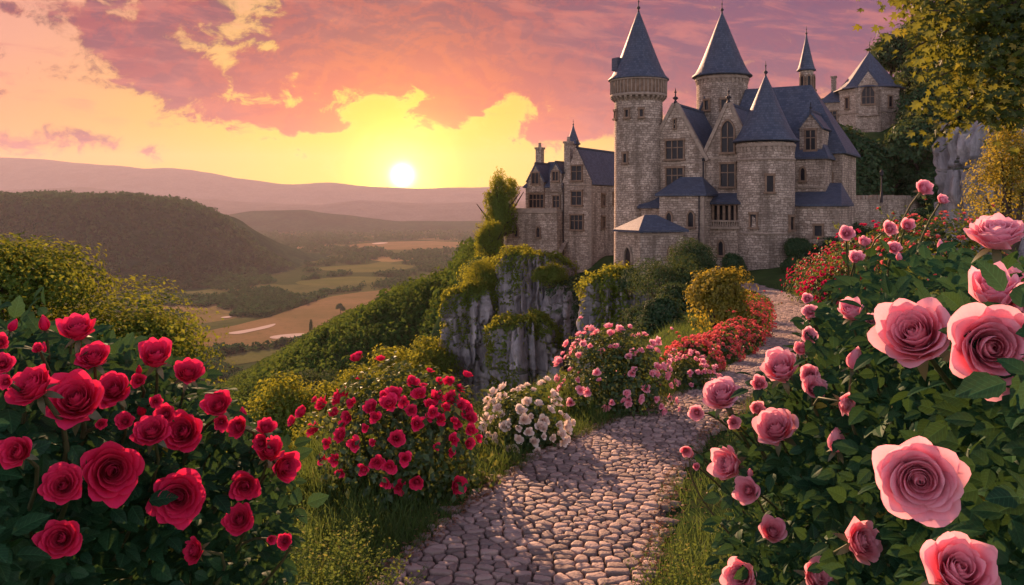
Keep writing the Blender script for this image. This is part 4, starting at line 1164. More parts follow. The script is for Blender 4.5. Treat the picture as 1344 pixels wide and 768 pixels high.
M_BUSHLEAF = leaf_mat("bush_leaf", (0.016, 0.048, 0.016), (0.048, 0.100, 0.025), 0.32, 0.45, 0.03, (0.20, 0.19, 0.03), 0.08, (0.24, 0.26, 0.03))
M_GRASS = leaf_mat("grass_blade", (0.028, 0.066, 0.014), (0.080, 0.135, 0.030), 0.40, 0.5, 0.01, (0.22, 0.17, 0.06), 0.08, (0.17, 0.23, 0.04))
M_WEED = leaf_mat("weed_leaf", (0.034, 0.076, 0.016), (0.095, 0.140, 0.030), 0.40, 0.5, 0.01, (0.26, 0.18, 0.05), 0.10, (0.19, 0.25, 0.04))
M_TREE = leaf_mat("tree_leaf", (0.034, 0.080, 0.012), (0.140, 0.205, 0.028), 0.45, 0.5, 0.01, None, 0, (0.48, 0.44, 0.03))
M_TREEBIG = leaf_mat("big_tree_leaf", (0.024, 0.066, 0.013), (0.095, 0.160, 0.022), 0.36, 0.5, 0.01, None, 0, (0.40, 0.40, 0.03))
M_TREEDARK = leaf_mat("dark_tree_leaf", (0.018, 0.050, 0.018), (0.048, 0.095, 0.028), 0.28, 0.5, 0.02, None, 0, (0.14, 0.17, 0.03))
M_GOLD = leaf_mat("golden_leaf", (0.10, 0.11, 0.014), (0.26, 0.22, 0.026), 0.45, 0.5, 0.02, None, 0, (0.55, 0.42, 0.04))
M_MAPLE = leaf_mat("maple_leaf", (0.020, 0.045, 0.010), (0.070, 0.095, 0.016), 0.40, 0.45, 0.02, (0.24, 0.18, 0.02), 0.07, (0.28, 0.28, 0.03))

ROSE_RED = [rose_mesh("rose_petals", 100 + k, M_RED, (42, 38, 46, 36, 40, 30)[k], 9, 9, (.84, .78, .92, .70, .88, .62)[k]) for k in range(6)]
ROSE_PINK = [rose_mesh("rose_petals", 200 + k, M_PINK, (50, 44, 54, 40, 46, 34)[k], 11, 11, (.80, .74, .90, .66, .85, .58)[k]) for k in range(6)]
LOW = dict(n_pet=15, nu=5, nv=5)
LOW_RED = [rose_mesh("small_petals", 300 + k, M_RED, op=1.0, **LOW) for k in range(3)]
LOW_PINK = [rose_mesh("small_petals", 310 + k, M_PINK, op=1.05, **LOW) for k in range(3)]
LOW_WHITE = [rose_mesh("small_petals", 320 + k, M_WHITE, op=1.1, **LOW) for k in range(3)]
LOW_CORAL = [rose_mesh("small_petals", 330 + k, M_CORAL, op=1.1, n_pet=10, nu=4, nv=4) for k in range(3)]
BUD_RED = bud_mesh("bud_petals", 5, M_RED); BUD_PINK = bud_mesh("bud_petals", 6, M_PINK)
CALYX = calyx_mesh("calyx", M_STEM)

def put(name, me, parent, loc, axis, s, spin=0.0):
    """one bloom or bud: mesh me placed under parent (parent unrotated), its +Z along axis"""
    o = bpy.data.objects.new(name, me); COL.objects.link(o); o.parent = parent
    q = Vector(tuple(axis)).to_track_quat('Z', 'Y'); m = q.to_matrix().to_4x4() @ Matrix.Rotation(spin, 4, 'Z')
    o.matrix_local = Matrix.Translation(tuple(np.asarray(loc) - np.array(parent.location))) @ m @ Matrix.Scale(s, 4)
    return o

def bush_parts(root, leaves_mb, leaf_m, stems_mb=None):
    off = -np.array(root.location)
    o = leaves_mb.build('foliage', leaf_m, root); o.location = tuple(off)
    if stems_mb is not None and stems_mb.n: s = stems_mb.build('stem', M_STEM, root, True); s.location = tuple(off); 
    return o

# ------------------------------------------------------------------ the two big rose bushes in front
def near_bush(name, label, poly, surf, base, blooms, buds, mats, n_leaf, leaf_size, out_dir, seed, bloom_lab, deep=1.1, fwd=.08):
    global rng
    rng = np.random.default_rng(seed)
    root = thing(name, label, 'rose bush', base)
    poly = np.array(poly, float); lo, hi = poly.min(0), poly.max(0)
    def inside(x, y):
        r = np.zeros(len(x), bool); j = len(poly) - 1
        for i in range(len(poly)):
            a, b = poly[i], poly[j]; r ^= ((a[1] > y) != (b[1] > y)) & (x < (b[0] - a[0]) * (y - a[1]) / (b[1] - a[1] + 1e-9) + a[0]); j = i
        return r
    # leaf sprays fill the bush's volume: denser near its surface, reaching back over a metre
    mb = MB(); n = n_leaf * 4
    px = rng.uniform(lo[0], hi[0], n); py = rng.uniform(lo[1], hi[1], n); k = inside(px, py); px, py = px[k][:n_leaf], py[k][:n_leaf]
    Y = surf(px, py) + deep * rng.random(len(px)) ** 1.6
    C = np.stack([(px - CX) / F * Y, Y, (HY - py) / F * Y], 1)
    n = len(C)
    d = norm(np.stack([rng.normal(size=n) * .8 + out_dir[0], rng.normal(size=n) * .6 - .55, rng.normal(size=n) * .45 - .05], 1))
    up = norm(np.stack([rng.normal(size=n) * .45 + out_dir[0] * .3, rng.normal(size=n) * .4 - .55, np.full(n, .8)], 1))
    side = norm(np.cross(up, d)); L = leaf_size * rng.uniform(.75, 1.3, n)
    rnd = np.clip(rng.random(n) * .9 + rng.normal(size=n) * .05, 0, 1)
    for (a, s_, sd) in ((1.0, 1.0, 0), (.62, .85, 1), (.62, .85, -1), (.18, .75, 1), (.18, .75, -1)):
        pos = C + d * (L * 1.5 * a)[:, None] + side * (sd * L * .10)[:, None]
        dd = norm(d * (1.0 if sd == 0 else .55) + side * sd * .85 + rng.normal(size=(n, 3)) * .12)
        scatter(mb, ROSE_LEAF, pos, dd, norm(up + rng.normal(size=(n, 3)) * .18), L * s_, 0, np.clip(rnd + rng.normal(size=n) * .03, 0, 1))
    bush_parts(root, mb, M_ROSELEAF)
    ctr = np.array(base) + np.array([0, 0, 1.2])
    def stalk(p, ax, r, ln=.45):
        b1 = p - ax * ln * .5; b2 = b1 * .65 + np.array([ctr[0], p[1] + .35, p[2] - .6]) * .35 - np.array([0, 0, .06]); b3 = b2 * .4 + np.array([ctr[0] * .6 + p[0] * .4, p[1] + .5, p[2] - 1.0]) * .6
        t = np.linspace(0, 1, 9)[:, None]; q = (1 - t) ** 3 * p + 3 * (1 - t) ** 2 * t * b1 + 3 * (1 - t) * t ** 2 * b2 + t ** 3 * b3
        m = MB(); m.tube(q - np.array(base), np.linspace(r, r * 1.9, 9), 7, 0, rng.random()); m.build('stem', M_STEM, root, True)
        # leaves along the upper stalk
        return q
    extra = MB()
    for i, b in enumerate(blooms):
        x, y, dia = b[:3]; ax = np.array(b[3]) if len(b) > 3 else None; Yb = b[4] if len(b) > 4 else float(surf(np.array([x], float), np.array([y], float))[0]) - fwd
        p = P(x, y, Yb); rad = dia / 2 / F * Yb / 1.14
        if ax is None:
            ax = np.array([out_dir[0] * .35 + rng.normal() * .28, -.80 + rng.normal() * .12, .42 + rng.normal() * .22])
        ax = ax / np.linalg.norm(ax); loc = p - ax * rad * .45
        o = put('bloom', mats[0][i % len(mats[0])], root, loc, ax, rad, rng.random() * 6)
        ca = bpy.data.objects.new('calyx', CALYX); COL.objects.link(ca); ca.parent = o
        q = stalk(loc - ax * rad * .28, ax, .0045 if dia > 50 else .0032)
        nl = 7; tt = rng.integers(2, 6, nl); pos = q[tt] + rng.normal(size=(nl, 3)) * .012; d = norm(np.stack([rng.normal(size=nl), rng.normal(size=nl) * .7 - .4, rng.normal(size=nl) * .4], 1))
        scatter(extra, ROSE_LEAF, pos, d, norm(np.array([[0, -.5, .8]]) + rng.normal(size=(nl, 3)) * .3), leaf_size * rng.uniform(.7, 1.1, nl))
    for (x, y, h) in buds:
        Yb = float(surf(np.array([x], float), np.array([y], float))[0]) - .05; s = h / F * Yb / 2.3
        ax = norm(np.array([out_dir[0] * .25 + rng.normal() * .2, -.25 + rng.normal() * .15, 1.0])); p = P(x, y + h / 2, Yb)
        o = put('bud', mats[1], root, p, ax, s, rng.random() * 6); ca = bpy.data.objects.new('calyx', CALYX); COL.objects.link(ca); ca.parent = o
        stalk(p - ax * s * .25, ax, .003)
    if extra.n:
        e = extra.build('stalk_leaves', M_ROSELEAF, root); e.location = tuple(-np.array(base))
    return root

def z3(lst, ox, oy, k): return [(ox + a / k, oy + b / k, c / k) + tuple(r) for a, b, c, *r in lst]
LEFT = z3([(90, 257, 122), (200, 293, 152), (295, 263, 97), (203, 113, 95, (.1, -.55, .85)), (243, 180, 88, (.15, -.6, .8)), (405, 182, 90, (.15, -.65, .75)), (488, 220, 80, (.3, -.6, .75)), (568, 303, 76), (395, 372, 95, (.05, -.7, .7)), (478, 372, 112), (430, 325, 58), (50, 425, 90),
           (165, 510, 108), (290, 470, 156), (465, 540, 142), (160, 648, 108), (508, 680, 67), (637, 508, 80), (622, 598, 84), (735, 460, 84, (.8, -.6, .1)), (740, 655, 42), (690, 362, 52, (.3, -.6, .7)), (620, 358, 58), (700, 425, 72), (325, 343, 48), (360, 237, 40), (5, 195, 62), (575, 345, 42), (705, 650, 27), (0, 140, 45), (680, 400, 45), (100, 155, 30), (405, 292, 36), (262, 350, 30), (15, 240, 40)], 0, 380, 1.98)
LBUD = [(60, 421, 24), (14, 424, 20), (55, 455, 18), (186, 535, 20), (182, 484, 14), (319, 541, 18), (96, 432, 12)]
def surfL(px, py): return 1.55 + np.clip(px, -60, 420) / 380 * 0.95 + np.clip(560 - py, 0, 200) / 200 * .35
near_bush('red_rose_bush', 'large crimson rose bush with big open blooms growing closest beside the path verge', [(-70, 425), (20, 425), (60, 432), (130, 440), (175, 462), (230, 480), (290, 520), (335, 555), (362, 600), (368, 660), (362, 720), (358, 800), (-70, 800)],
          surfL, (-1.5, 2.2, -2.55), LEFT, LBUD, (ROSE_RED, BUD_RED), 1250, .048, (.25, 0), 21, None, 1.1, .17)
RIGHT = z3([(825, 150, 236, (-.25, -.95, .15), 1.36), (640, 125, 196, (-.55, -.65, .5), 1.6), (645, 490, 222, (-.35, -.92, .12), 1.3), (740, 740, 190, (-.1, -.75, .65), 1.3), (490, 655, 112), (265, 630, 72), (375, 745, 92), (185, 745, 96), (135, 278, 102, (-.35, -.5, .8)), (290, 213, 102, (-.4, -.6, .7)), (275, 365, 112, (-.4, -.6, .7)),
            (158, 455, 92, (-.75, -.6, .3)), (202, 522, 72, (-.5, -.75, .3)), (372, 258, 64), (358, 120, 46), (340, 158, 40), (362, 58, 40), (470, 65, 68, (-.3, -.5, .8)), (230, 245, 42), (362, 222, 52), (68, 320, 42), (40, 418, 32), (225, 310, 42), (835, 22, 130, (-.2, -.5, .85), 1.5), (355, 25, 30), (520, 80, 32), (165, 345, 36), (68, 460, 20), (452, 295, 60), (905, 60, 150, (.1, -.9, .3), 1.45)], 880, 380, 1.978) + \
        z3([(670, 502, 48), (720, 533, 32), (468, 620, 42), (512, 645, 33), (580, 607, 42), (627, 600, 38), (592, 660, 38), (492, 687, 42), (865, 630, 148, (-.15, -.35, .95), 1.75), (888, 764, 100, (-.2, -.5, .8), 1.75)], 880, 0, 2.0216)
RBUD = [(1119, 466, 34), (1099, 571, 40), (985, 617, 14), (1062, 412, 14), (905, 592, 16), (1235, 320, 16), (1180, 335, 14)]
def surfR(px, py): return 1.35 + np.clip(1344 - px, -60, 450) / 440 * 2.0 + np.clip(420 - py, 0, 190) / 150 * 1.5
near_bush('pink_rose_bush', 'large pink rose bush with the biggest pale blooms uphill of the path', [(955, 800), (948, 720), (962, 660), (955, 600), (985, 545), (1005, 505), (1040, 470), (1070, 430), (1095, 395), (1120, 365), (1150, 345), (1190, 335), (1240, 335), (1280, 345), (1330, 350), (1400, 350), (1400, 800)],
          surfR, (1.6, 2.4, -2.5), RIGHT, RBUD, (ROSE_PINK, BUD_PINK), 1500, .052, (-.3, 0), 22, None, 1.2, .10)
# ------------------------------------------------------------------ bushes along the path
def sphere_leaves(mb, c, rx, ry, rz, n, size, T=SMALL_LEAF, shell=.55, low=-.25, m=0, lump=.28, seed=0):
    d = rand_dir(n); d[:, 2] = np.where(d[:, 2] < low, -d[:, 2], d[:, 2])
    rad = (shell + (1 - shell) * rng.random(n) ** .6) * (1 - lump + 2 * lump * vnoise(d * 2.3 + seed * 5.1 + 10))
    pos = np.array(c) + d * np.array([rx, ry, rz]) * rad[:, None]
    nrm = norm(d + rand_dir(n) * .6 + np.array([0, 0, .35])); tan = np.cross(nrm, rand_dir(n)) + np.array([0, 0, -.15])
    scatter(mb, T, pos, tan, nrm, size * rng.uniform(.6, 1.35, n))
def on_ellipsoid(px, py, c, r):
    """first meeting of a sight line with an ellipsoid; falls back to its silhouette"""
    dirv = P(px, py, 1.0); o = -np.array(c) / r; dd = dirv / r; A = dd @ dd; B = o @ dd; Cc = o @ o - 1; disc = B * B - A * Cc
    t = (-B - math.sqrt(disc)) / A if disc > 0 else -B / A
    p = dirv * t; n = (p - c) / (np.array(r) ** 2); return p, n / np.linalg.norm(n)
def flower_bush(name, label, base, r, n_leaf, leaf, meshes, spots=None, n_rand=0, rad=.06, seed=1, leafm=None, cat='rose bush', group=None, buried=.5, stuff=0, lump=.28):
    global rng
    rng = np.random.default_rng(seed)
    base = np.array(base, float); root = thing(name, label, cat, base, group=group); c = base + np.array([0, 0, r[2] * buried]); r = np.array(r, float)
    mb = MB(); sphere_leaves(mb, c, r[0] * .98, r[1] * .98, r[2] * .98, n_leaf, leaf, shell=.35, low=-.6, seed=seed, lump=lump)
    sm = MB()
    for i in range(9):
        d = rand_dir(1)[0]; d[2] = abs(d[2]); tip = c + d * r * .75; mid = (base + tip) / 2 + rng.normal(size=3) * .05 * r
        sm.tube(np.array([base + np.append(rng.normal(size=2) * .06, -.1), mid, tip]), [.016, .012, .006], 5)
    bush_parts(root, mb, leafm or M_BUSHLEAF, sm)
    i = 0
    for k in range(8):
        shoots = MB()
        d = rand_dir(1)[0]; d[2] = abs(d[2]) * .8 + .25; d[1] = -abs(d[1]) if rng.random() < .7 else d[1]; d /= np.linalg.norm(d)
        a = c + d * r * .75; e = c + d * r * rng.uniform(1.12, 1.42) + np.array([0, 0, .04]) * r[2]; t = np.linspace(0, 1, 6)[:, None]; q = a * (1 - t) + e * t + np.array([0, 0, .10 * r[2]]) * t * (1 - t) + rng.normal(size=(6, 3)) * .008
        shoots.tube(q, np.linspace(.006, .0025, 6), 4, 0, .5); n = 14; j = rng.integers(1, 6, n)
        scatter(shoots, SMALL_LEAF, q[j] + rng.normal(size=(n, 3)) * .012, rand_dir(n), rand_dir(n) + [0, 0, .8], leaf * rng.uniform(.6, 1.1, n))
        so = shoots.build('shoot', leafm or M_BUSHLEAF, root); so.location = tuple(-base)
        if k % 4 and len(spots or []) + n_rand < 94: put('bloom', meshes[k % len(meshes)], root, e, norm(d + np.array([0, -.3, .3])), rad * rng.uniform(.6, 1.0), rng.random() * 6)
    for s in (spots or []):
        p, n = on_ellipsoid(s[0], s[1], c, r); Yb = p[1]; rr = s[2] / 2 / F * Yb
        put('bloom', meshes[i % len(meshes)], root, p + n * rr * .1, norm(n + np.array([0, -.25, .15]) + rng.normal(size=3) * .2), rr, rng.random() * 6); i += 1
    for k in range(n_rand):
        while True:
            d = rand_dir(1)[0]
            if d[2] > -.25 and (d[1] < .35 or rng.random() < .25): break
        p = c + d * r * (0.90 + .2 * rng.random()); put('bloom', meshes[i % len(meshes)], root, p, norm(d + np.array([0, -.2, .35]) + rng.normal(size=3) * .3), rad * rng.uniform(.65, 1.25), rng.random() * 6); i += 1
    if stuff:
        mbs = MB(); d = rand_dir(stuff); d[:, 2] = np.where(d[:, 2] < -.2, -d[:, 2], d[:, 2]); pos = c + d * r * (.88 + .22 * rng.random(stuff))[:, None]
        me = meshes[0]; tv = np.zeros(len(me.vertices) * 3, np.float32); me.vertices.foreach_get('co', tv); tf = np.zeros(len(me.loops), np.int32); me.loops.foreach_get('vertex_index', tf)
        T = (tv.reshape(-1, 3)[:, [2, 0, 1]], tf.reshape(-1, 4), np.tile([.5, .8], (len(me.vertices), 1)))
        scatter(mbs, T, pos, norm(d + np.array([0, -.2, .4])), rand_dir(stuff), rad * rng.uniform(.5, 1.1, stuff))
        o = mbs.build('blossom', me.materials[0], root, True); o.location = tuple(-base); o['kind'] = 'stuff'
    return root
MID = z3([(545, 170, 45), (630, 168, 35), (560, 290, 50), (500, 333, 46), (527, 390, 46), (482, 410, 46), (408, 422, 40), (562, 455, 40), (470, 463, 35), (380, 347, 47), (325, 390, 44), (343, 325, 42), (337, 432, 32), (258, 307, 47), (288, 237, 42), (340, 215, 46), (370, 230, 36), (440, 268, 40), (480, 235, 60), (430, 245, 42), (495, 203, 52), (570, 205, 48), (620, 215, 50), (660, 220, 46), (705, 250, 50), (720, 310, 42), (665, 337, 40), (712, 345, 32), (660, 372, 30), (630, 275, 42), (618, 355, 26), (715, 272, 36), (355, 200, 36), (300, 345, 36), (290, 395, 40), (362, 268, 36), (433, 345, 26), (345, 290, 32), (600, 270, 32), (685, 235, 36), (645, 245, 36), (525, 225, 36), (600, 235, 40), (545, 250, 34), (465, 205, 30), (410, 300, 26), (740, 330, 28), (320, 260, 30), (580, 180, 26), (680, 290, 30)], 300, 430, 2.272)
flower_bush('red_rose_bush', 'round crimson rose bush with many small blooms at the middle of the path edge', (-1.0, 8.35, -2.75), (.86, .8, .78), 5200, .075, LOW_RED + ROSE_RED[:1], MID, 12, .06, 31, buried=.58, lump=.32)
b = P(808, 545, 11.6); flower_bush('pink_rose_bush', 'rounded pale pink rose bush full of small blooms beside the path below the cliff', b, (.78, .7, .78), 7000, .06, LOW_PINK, None, 92, .052, 32, buried=.45, lump=.24)
b = P(902, 521, 13.4); flower_bush('pink_rose_bush', 'low pink rose bush between the rounded pink one and the coral hedge', b, (.46, .45, .46), 2600, .06, LOW_PINK, None, 72, .04, 33, buried=.45, lump=.4)
b = P(688, 592, 9.9); flower_bush('white_flower_bush', 'low clump of cream white flowers in the grass between red and pink bushes', b, (.50, .5, .52), 2600, .06, LOW_WHITE, None, 85, .055, 34, cat='flower bush', buried=.4)
HEDGE = [(909, 490, 15.5, .48), (939, 474, 18, .5), (958, 462, 20.5, .55), (971, 450, 23.5, .62), (981, 438, 27, .68), (986, 424, 31, .78), (986, 413, 35, .85)]
HL = ['pinkish coral flower bush starting the hedge next to the low pink rose bush', 'second coral flower bush of the hedge up the left path side', 'third coral flower bush along the hedge, below the golden shrub', 'fourth coral flower bush along the hedge, right below the golden shrub', 'fifth coral red flower bush of the hedge near the path bend', 'sixth coral red flower bush of the hedge in the path bend', 'last and farthest coral red flower bush of the hedge at the path bend']
for i, (px, py, Y, rr) in enumerate(HEDGE):
    x = px; b = P(x, py, Y); b[2] = zp(Y) - .05
    flower_bush('coral_flower_bush', HL[i], b, (rr * 1.05, rr, rr * .9), 1900, .085, LOW_CORAL, None, 60, .055, 40 + i, cat='flower bush', group='coral hedge along the path', buried=.4, stuff=160)
RSL = ['dark crimson flowering shrub beyond the path bend under the corner tower', 'crimson flowering shrub on the right path side below the stone wall', 'wide crimson flowering shrub behind the pink rose bush', 'crimson flowering shrub high on the bank beneath the rock', 'low crimson flower shrub on the bank close to the path']
for i, (px, py, Y, rr) in enumerate([(1075, 392, 44, 1.5), (1108, 388, 36, 1.6), (1165, 380, 26, 1.5), (1235, 378, 20, 1.3), (1098, 402, 27, .9)]):
    b = P(px, py, Y)
    flower_bush('crimson_shrub', RSL[i], b, (rr * 1.15, rr, rr * .85), 2400, .13, LOW_CORAL if i % 2 else LOW_RED, None, 60, .06, 60 + i, cat='flower shrub', group='crimson shrubs on the right bank', buried=.5, stuff=120)

# ------------------------------------------------------------------ shrubs, trees
def shrub(name, label, base, r, n, leaf, mat, seed, cat='shrub', group=None, T=SMALL_LEAF, lobes=7):
    global rng
    rng = np.random.default_rng(seed); base = np.array(base, float); r = np.array(r, float)
    root = thing(name, label, cat, base, group=group); mb = MB(); sm = MB()
    for i in range(lobes):
        d = rand_dir(1)[0]; d[2] = abs(d[2]) * .9; lc = base + np.array([0, 0, r[2] * .75]) + d * r * np.array([.55, .55, .7]) * (i > 0)
        f = rng.uniform(.40, .62) if i else .75
        sphere_leaves(mb, lc, *(r * f), n // lobes, leaf, T, .5, -.7, seed=seed + i)
        sm.tube(np.array([base - [0, 0, .4], base * .5 + lc * .5 + rng.normal(size=3) * .05, lc]), [.05 * r[2], .035 * r[2], .012 * r[2]], 5)
    bush_parts(root, mb, mat); s = sm.build('stem', M_BARK, root, True); s.location = tuple(-base)
    return root
def make_tree(mat, seed, n=9000, leaf=.055, shape=(.62, .62, .55), lobes=16, h0=.62):
    """unit-height tree at the origin: trunk, limbs and a lobed crown of leaves; returns its two meshes"""
    global rng
    rng = np.random.default_rng(seed); mb = MB(); tr = MB(); sh = np.array(shape)
    tr.tube(np.array([(0, 0, -.25), (.005, 0, 0), (.01, .01, .25), (-.01, 0, .55), (0, 0, .8)]), [.045, .04, .03, .02, .006], 8)
    for i in range(lobes):
        d = rand_dir(1)[0]; f = rng.random() ** .4
        lc = np.array([0, 0, h0]) + d * sh * np.array([.62, .62, .62]) * f
        s = rng.uniform(.30, .48) * (1.1 - .3 * f)
        sphere_leaves(mb, lc, s * sh[0], s * sh[1], s * sh[2] * .85, n // lobes, leaf, SMALL_LEAF, .45, -.8, seed=seed * 3 + i, lump=.4)
        st = np.array([0, 0, rng.uniform(.25, .55)]); tr.tube(np.array([st, (st + lc) / 2 + [0, 0, .03], lc]), [.018, .012, .004], 5)
    a = mb.build('crown', mat); b = tr.build('trunk', M_BARK, smooth=True); m = (a.data, b.data)
    bpy.data.objects.remove(a); bpy.data.objects.remove(b); return m
TREES = {'green': [make_tree(M_TREE, 70 + k, 15000, .036, lobes=22) for k in range(3)], 'dark': [make_tree(M_TREEDARK, 80 + k, 12000, .042, lobes=20) for k in range(3)],
         'small': [make_tree(M_TREE, 90 + k, 3000, .075) for k in range(2)], 'smalldark': [make_tree(M_TREEDARK, 95 + k, 4500, .065) for k in range(3)]}
TREES['huge'] = [make_tree(M_TREEBIG, 68, 110000, .0135, (.62, .62, .5), 34), make_tree(M_TREEBIG, 69, 50000, .017, lobes=30)]
def tree(kind, i, label, base, h, wide=1.0, name='broadleaf_tree', group=None, cat='tree', rz=None, crown=None):
    """crown = height of the unit tree the crown belongs to; the trunk is stretched to carry it"""
    root = thing(name, label, cat, base, (rz if rz is not None else i * 1.7), group)
    cr = crown or h
    for nm, me in zip(('crown', 'trunk'), TREES[kind][i % len(TREES[kind])]):
        o = bpy.data.objects.new(nm, me); COL.objects.link(o); o.parent = root
        if nm == 'crown': o.scale = (cr * wide, cr * wide, cr); o.location = (0, 0, h - cr)
        else: o.scale = (cr, cr, h)
    return root
def tree_px(kind, i, label, px, ytop, wpx, Y, group=None, hmin=0, name='broadleaf_tree', ch=1.0):
    """crown top and width as seen; the trunk stands on the terrain at that distance"""
    top = P(px, ytop, Y); w = wpx / F * Y; zb = float(terrain(top[0], top[1])) - .2; h = max((top[2] - zb) / 1.05, w * .6, hmin)
    return tree(kind, i, label, (top[0], top[1], top[2] - h * 1.05), h, 1.0 / ch, name, group, crown=min(h, w * .92 * ch))

def build_trees():
    tree('huge', 0, 'huge full sunlit tree standing on the slope behind the crimson rose bush', (-13.3, 23, -10.6), 9.6, 1.22, rz=.6)
    tree_px('huge', 1, 'smaller sunlit tree growing right against the huge full one', 196, 376, 96, 26)
    L = [('green', 2, 'big rounded tree in the gully, wide dome with sunlit top', 385, 474, 175, 66), ('green', 0, 'rounded gully tree in front of the domed one', 446, 508, 140, 52),
         ('green', 1, 'tall bright tree in the gully at the foot of the cliff', 540, 424, 135, 84), ('dark', 0, 'dark gully tree behind the round crimson bush, left of the cliff foot', 596, 500, 70, 62),
         ('dark', 1, 'low dark tree at the base of the grey cliff above the white flowers', 640, 508, 60, 66), ('green', 2, 'mid green tree between the domed gully tree and the tall bright one', 478, 466, 125, 74),
         ('green', 0, 'small tree low on the gully slope behind the weeds', 350, 540, 140, 44), ('dark', 2, 'dark tree low in the gully nearest the crimson rose bush', 300, 575, 120, 40),
         ('green', 1, 'gully tree crowded under the tall bright one', 510, 500, 80, 60), ('dark', 0, 'dark shadowed tree deep in the gully under the spur', 420, 468, 80, 92),
         ('green', 2, 'lone sunlit tree on the cliff rim left of the manor wing', 658, 226, 56, 103, None, 0, 'broadleaf_tree', 2.1), ('green', 0, 'second tree on the cliff rim below the lone sunlit one', 644, 284, 66, 97, None, 0, 'broadleaf_tree', 1.8), ('green', 1, 'third rim tree, lowest and widest below the manor terrace', 632, 330, 78, 91, None, 0, 'broadleaf_tree', 1.6)]
    for i, a in enumerate(L): tree_px(*a)
    # hillside wood behind the castle
    global rng
    rng = np.random.default_rng(77); k = 0
    while k < 90:
        px, Y = rng.uniform(1085, 1420), rng.uniform(108, 152); X = (px - CX) / F * Y; z = float(terrain(X, Y))
        if (px < 1168 and HY - (z + 9) * F / Y < 150) or math.hypot(X - 52.4, Y - 130) < 7.5 or (Y < 131 and abs(px - 1141) < 62 and HY - (z + 6) * F / Y < 175): continue
        tree('smalldark', k, 'dark green broadleaf tree in the wood on the hillside behind the castle', (X, Y, z - .5), rng.uniform(6, 9.5), 1.05, group='trees of the hillside wood'); k += 1
    k = 0
    while k < 44:
        px, Y = rng.uniform(1082, 1290), rng.uniform(101, 126); X = (px - CX) / F * Y; z = float(terrain(X, Y)); h = rng.uniform(4.0, 6.5)
        if abs(px - 1141) < 62 and HY - (z + h) * F / Y < 168: continue
        tree('smalldark', k, 'dark green broadleaf tree in the wood on the hillside behind the castle', (X, Y, z - .5), h, 1.1, group='trees of the hillside wood'); k += 1
    tree_px('small', 0, 'paler rounded tree in front of the dark wood below the tower house', 1146, 202, 66, 112)
    tree_px('smalldark', 2, 'tall dark tree right beside the tower house on the skyline', 1200, 86, 80, 136, hmin=9); tree_px('small', 1, 'lower green tree at the right foot of the tower house', 1196, 138, 62, 124); tree_px('smalldark', 1, 'dark round tree at the left foot of the tower house', 1094, 160, 50, 122)
    # cypress and single trees out in the valley
    p = V_at(408, 441); c = thing('cypress_tree', 'tiny dark pointed cypress standing by the river in the valley fields', 'tree', p)
    mb = MB(); sphere_leaves(mb, p + [0, 0, 7.5], 1.5, 1.5, 8.2, 900, 1.0, SMALL_LEAF, .6, -.9, lump=.1); o = mb.build('crown', M_FAR, c); o.location = tuple(-p)
    mb = MB(); mb.tube([(0, 0, -1), (0, 0, 3)], .3, 6); mb.build('trunk', M_BARK, c)
    for i, (px, py, h, lab) in enumerate([(447, 412, 11, 'round dark tree alone on the brown valley field'), (250, 462, 12, 'dark tree at the near edge of the valley meadow'), (372, 458, 10, 'small tree between brown field and meadow in the valley'), (228, 466, 12, 'dark tree beside the meadow next to the valley wood')]):
        tree('smalldark', i, lab, V_at(px, py), h, 1.1, name='valley_tree')
build_trees()

def weed(label, base, r, seed):
    """a loose clump of upright leafy stalks that arch outward and end in feathery heads"""
    global rng
    rng = np.random.default_rng(seed); root = thing('weed_clump', label, 'weed clump', base); mb = MB(); sm = MB()
    for i in range(150):
        a = rng.random() * 6.28; d0 = r * rng.random() ** .6; b = np.array([math.cos(a) * d0, math.sin(a) * d0, 0]); out = np.array([math.cos(a), math.sin(a), 0]) * rng.uniform(.05, .45) * r + rng.normal(size=3) * [.05, .05, 0]
        h = r * rng.uniform(.9, 1.75) * (1.15 - .5 * d0 / r); t = np.linspace(0, 1, 8)[:, None]; q = b + out * t ** 1.8 + np.array([0, 0, h]) * (t - .12 * t ** 3)
        sm.tube(q, np.linspace(.0035, .001, 8), 4, 0, rng.random())
        n = 46; tt = rng.uniform(.12, 1, n); k = np.minimum((tt * 7).astype(int), 6); f = (tt * 7 - k)[:, None]; pos = q[k] * (1 - f) + q[k + 1] * f
        dd = norm(np.stack([rng.normal(size=n), rng.normal(size=n), rng.uniform(.1, .9, n)], 1)); scatter(mb, SMALL_LEAF, pos + dd * .012, dd, rand_dir(n) + [0, 0, .6], r * rng.uniform(.03, .085, n) * (1.15 - .6 * tt), 0, np.clip(rng.random(n) * .75 + .3 * (tt > .85), 0, 1))
    o = mb.build('foliage', M_WEED, root); s = sm.build('stem', M_WEED, root)
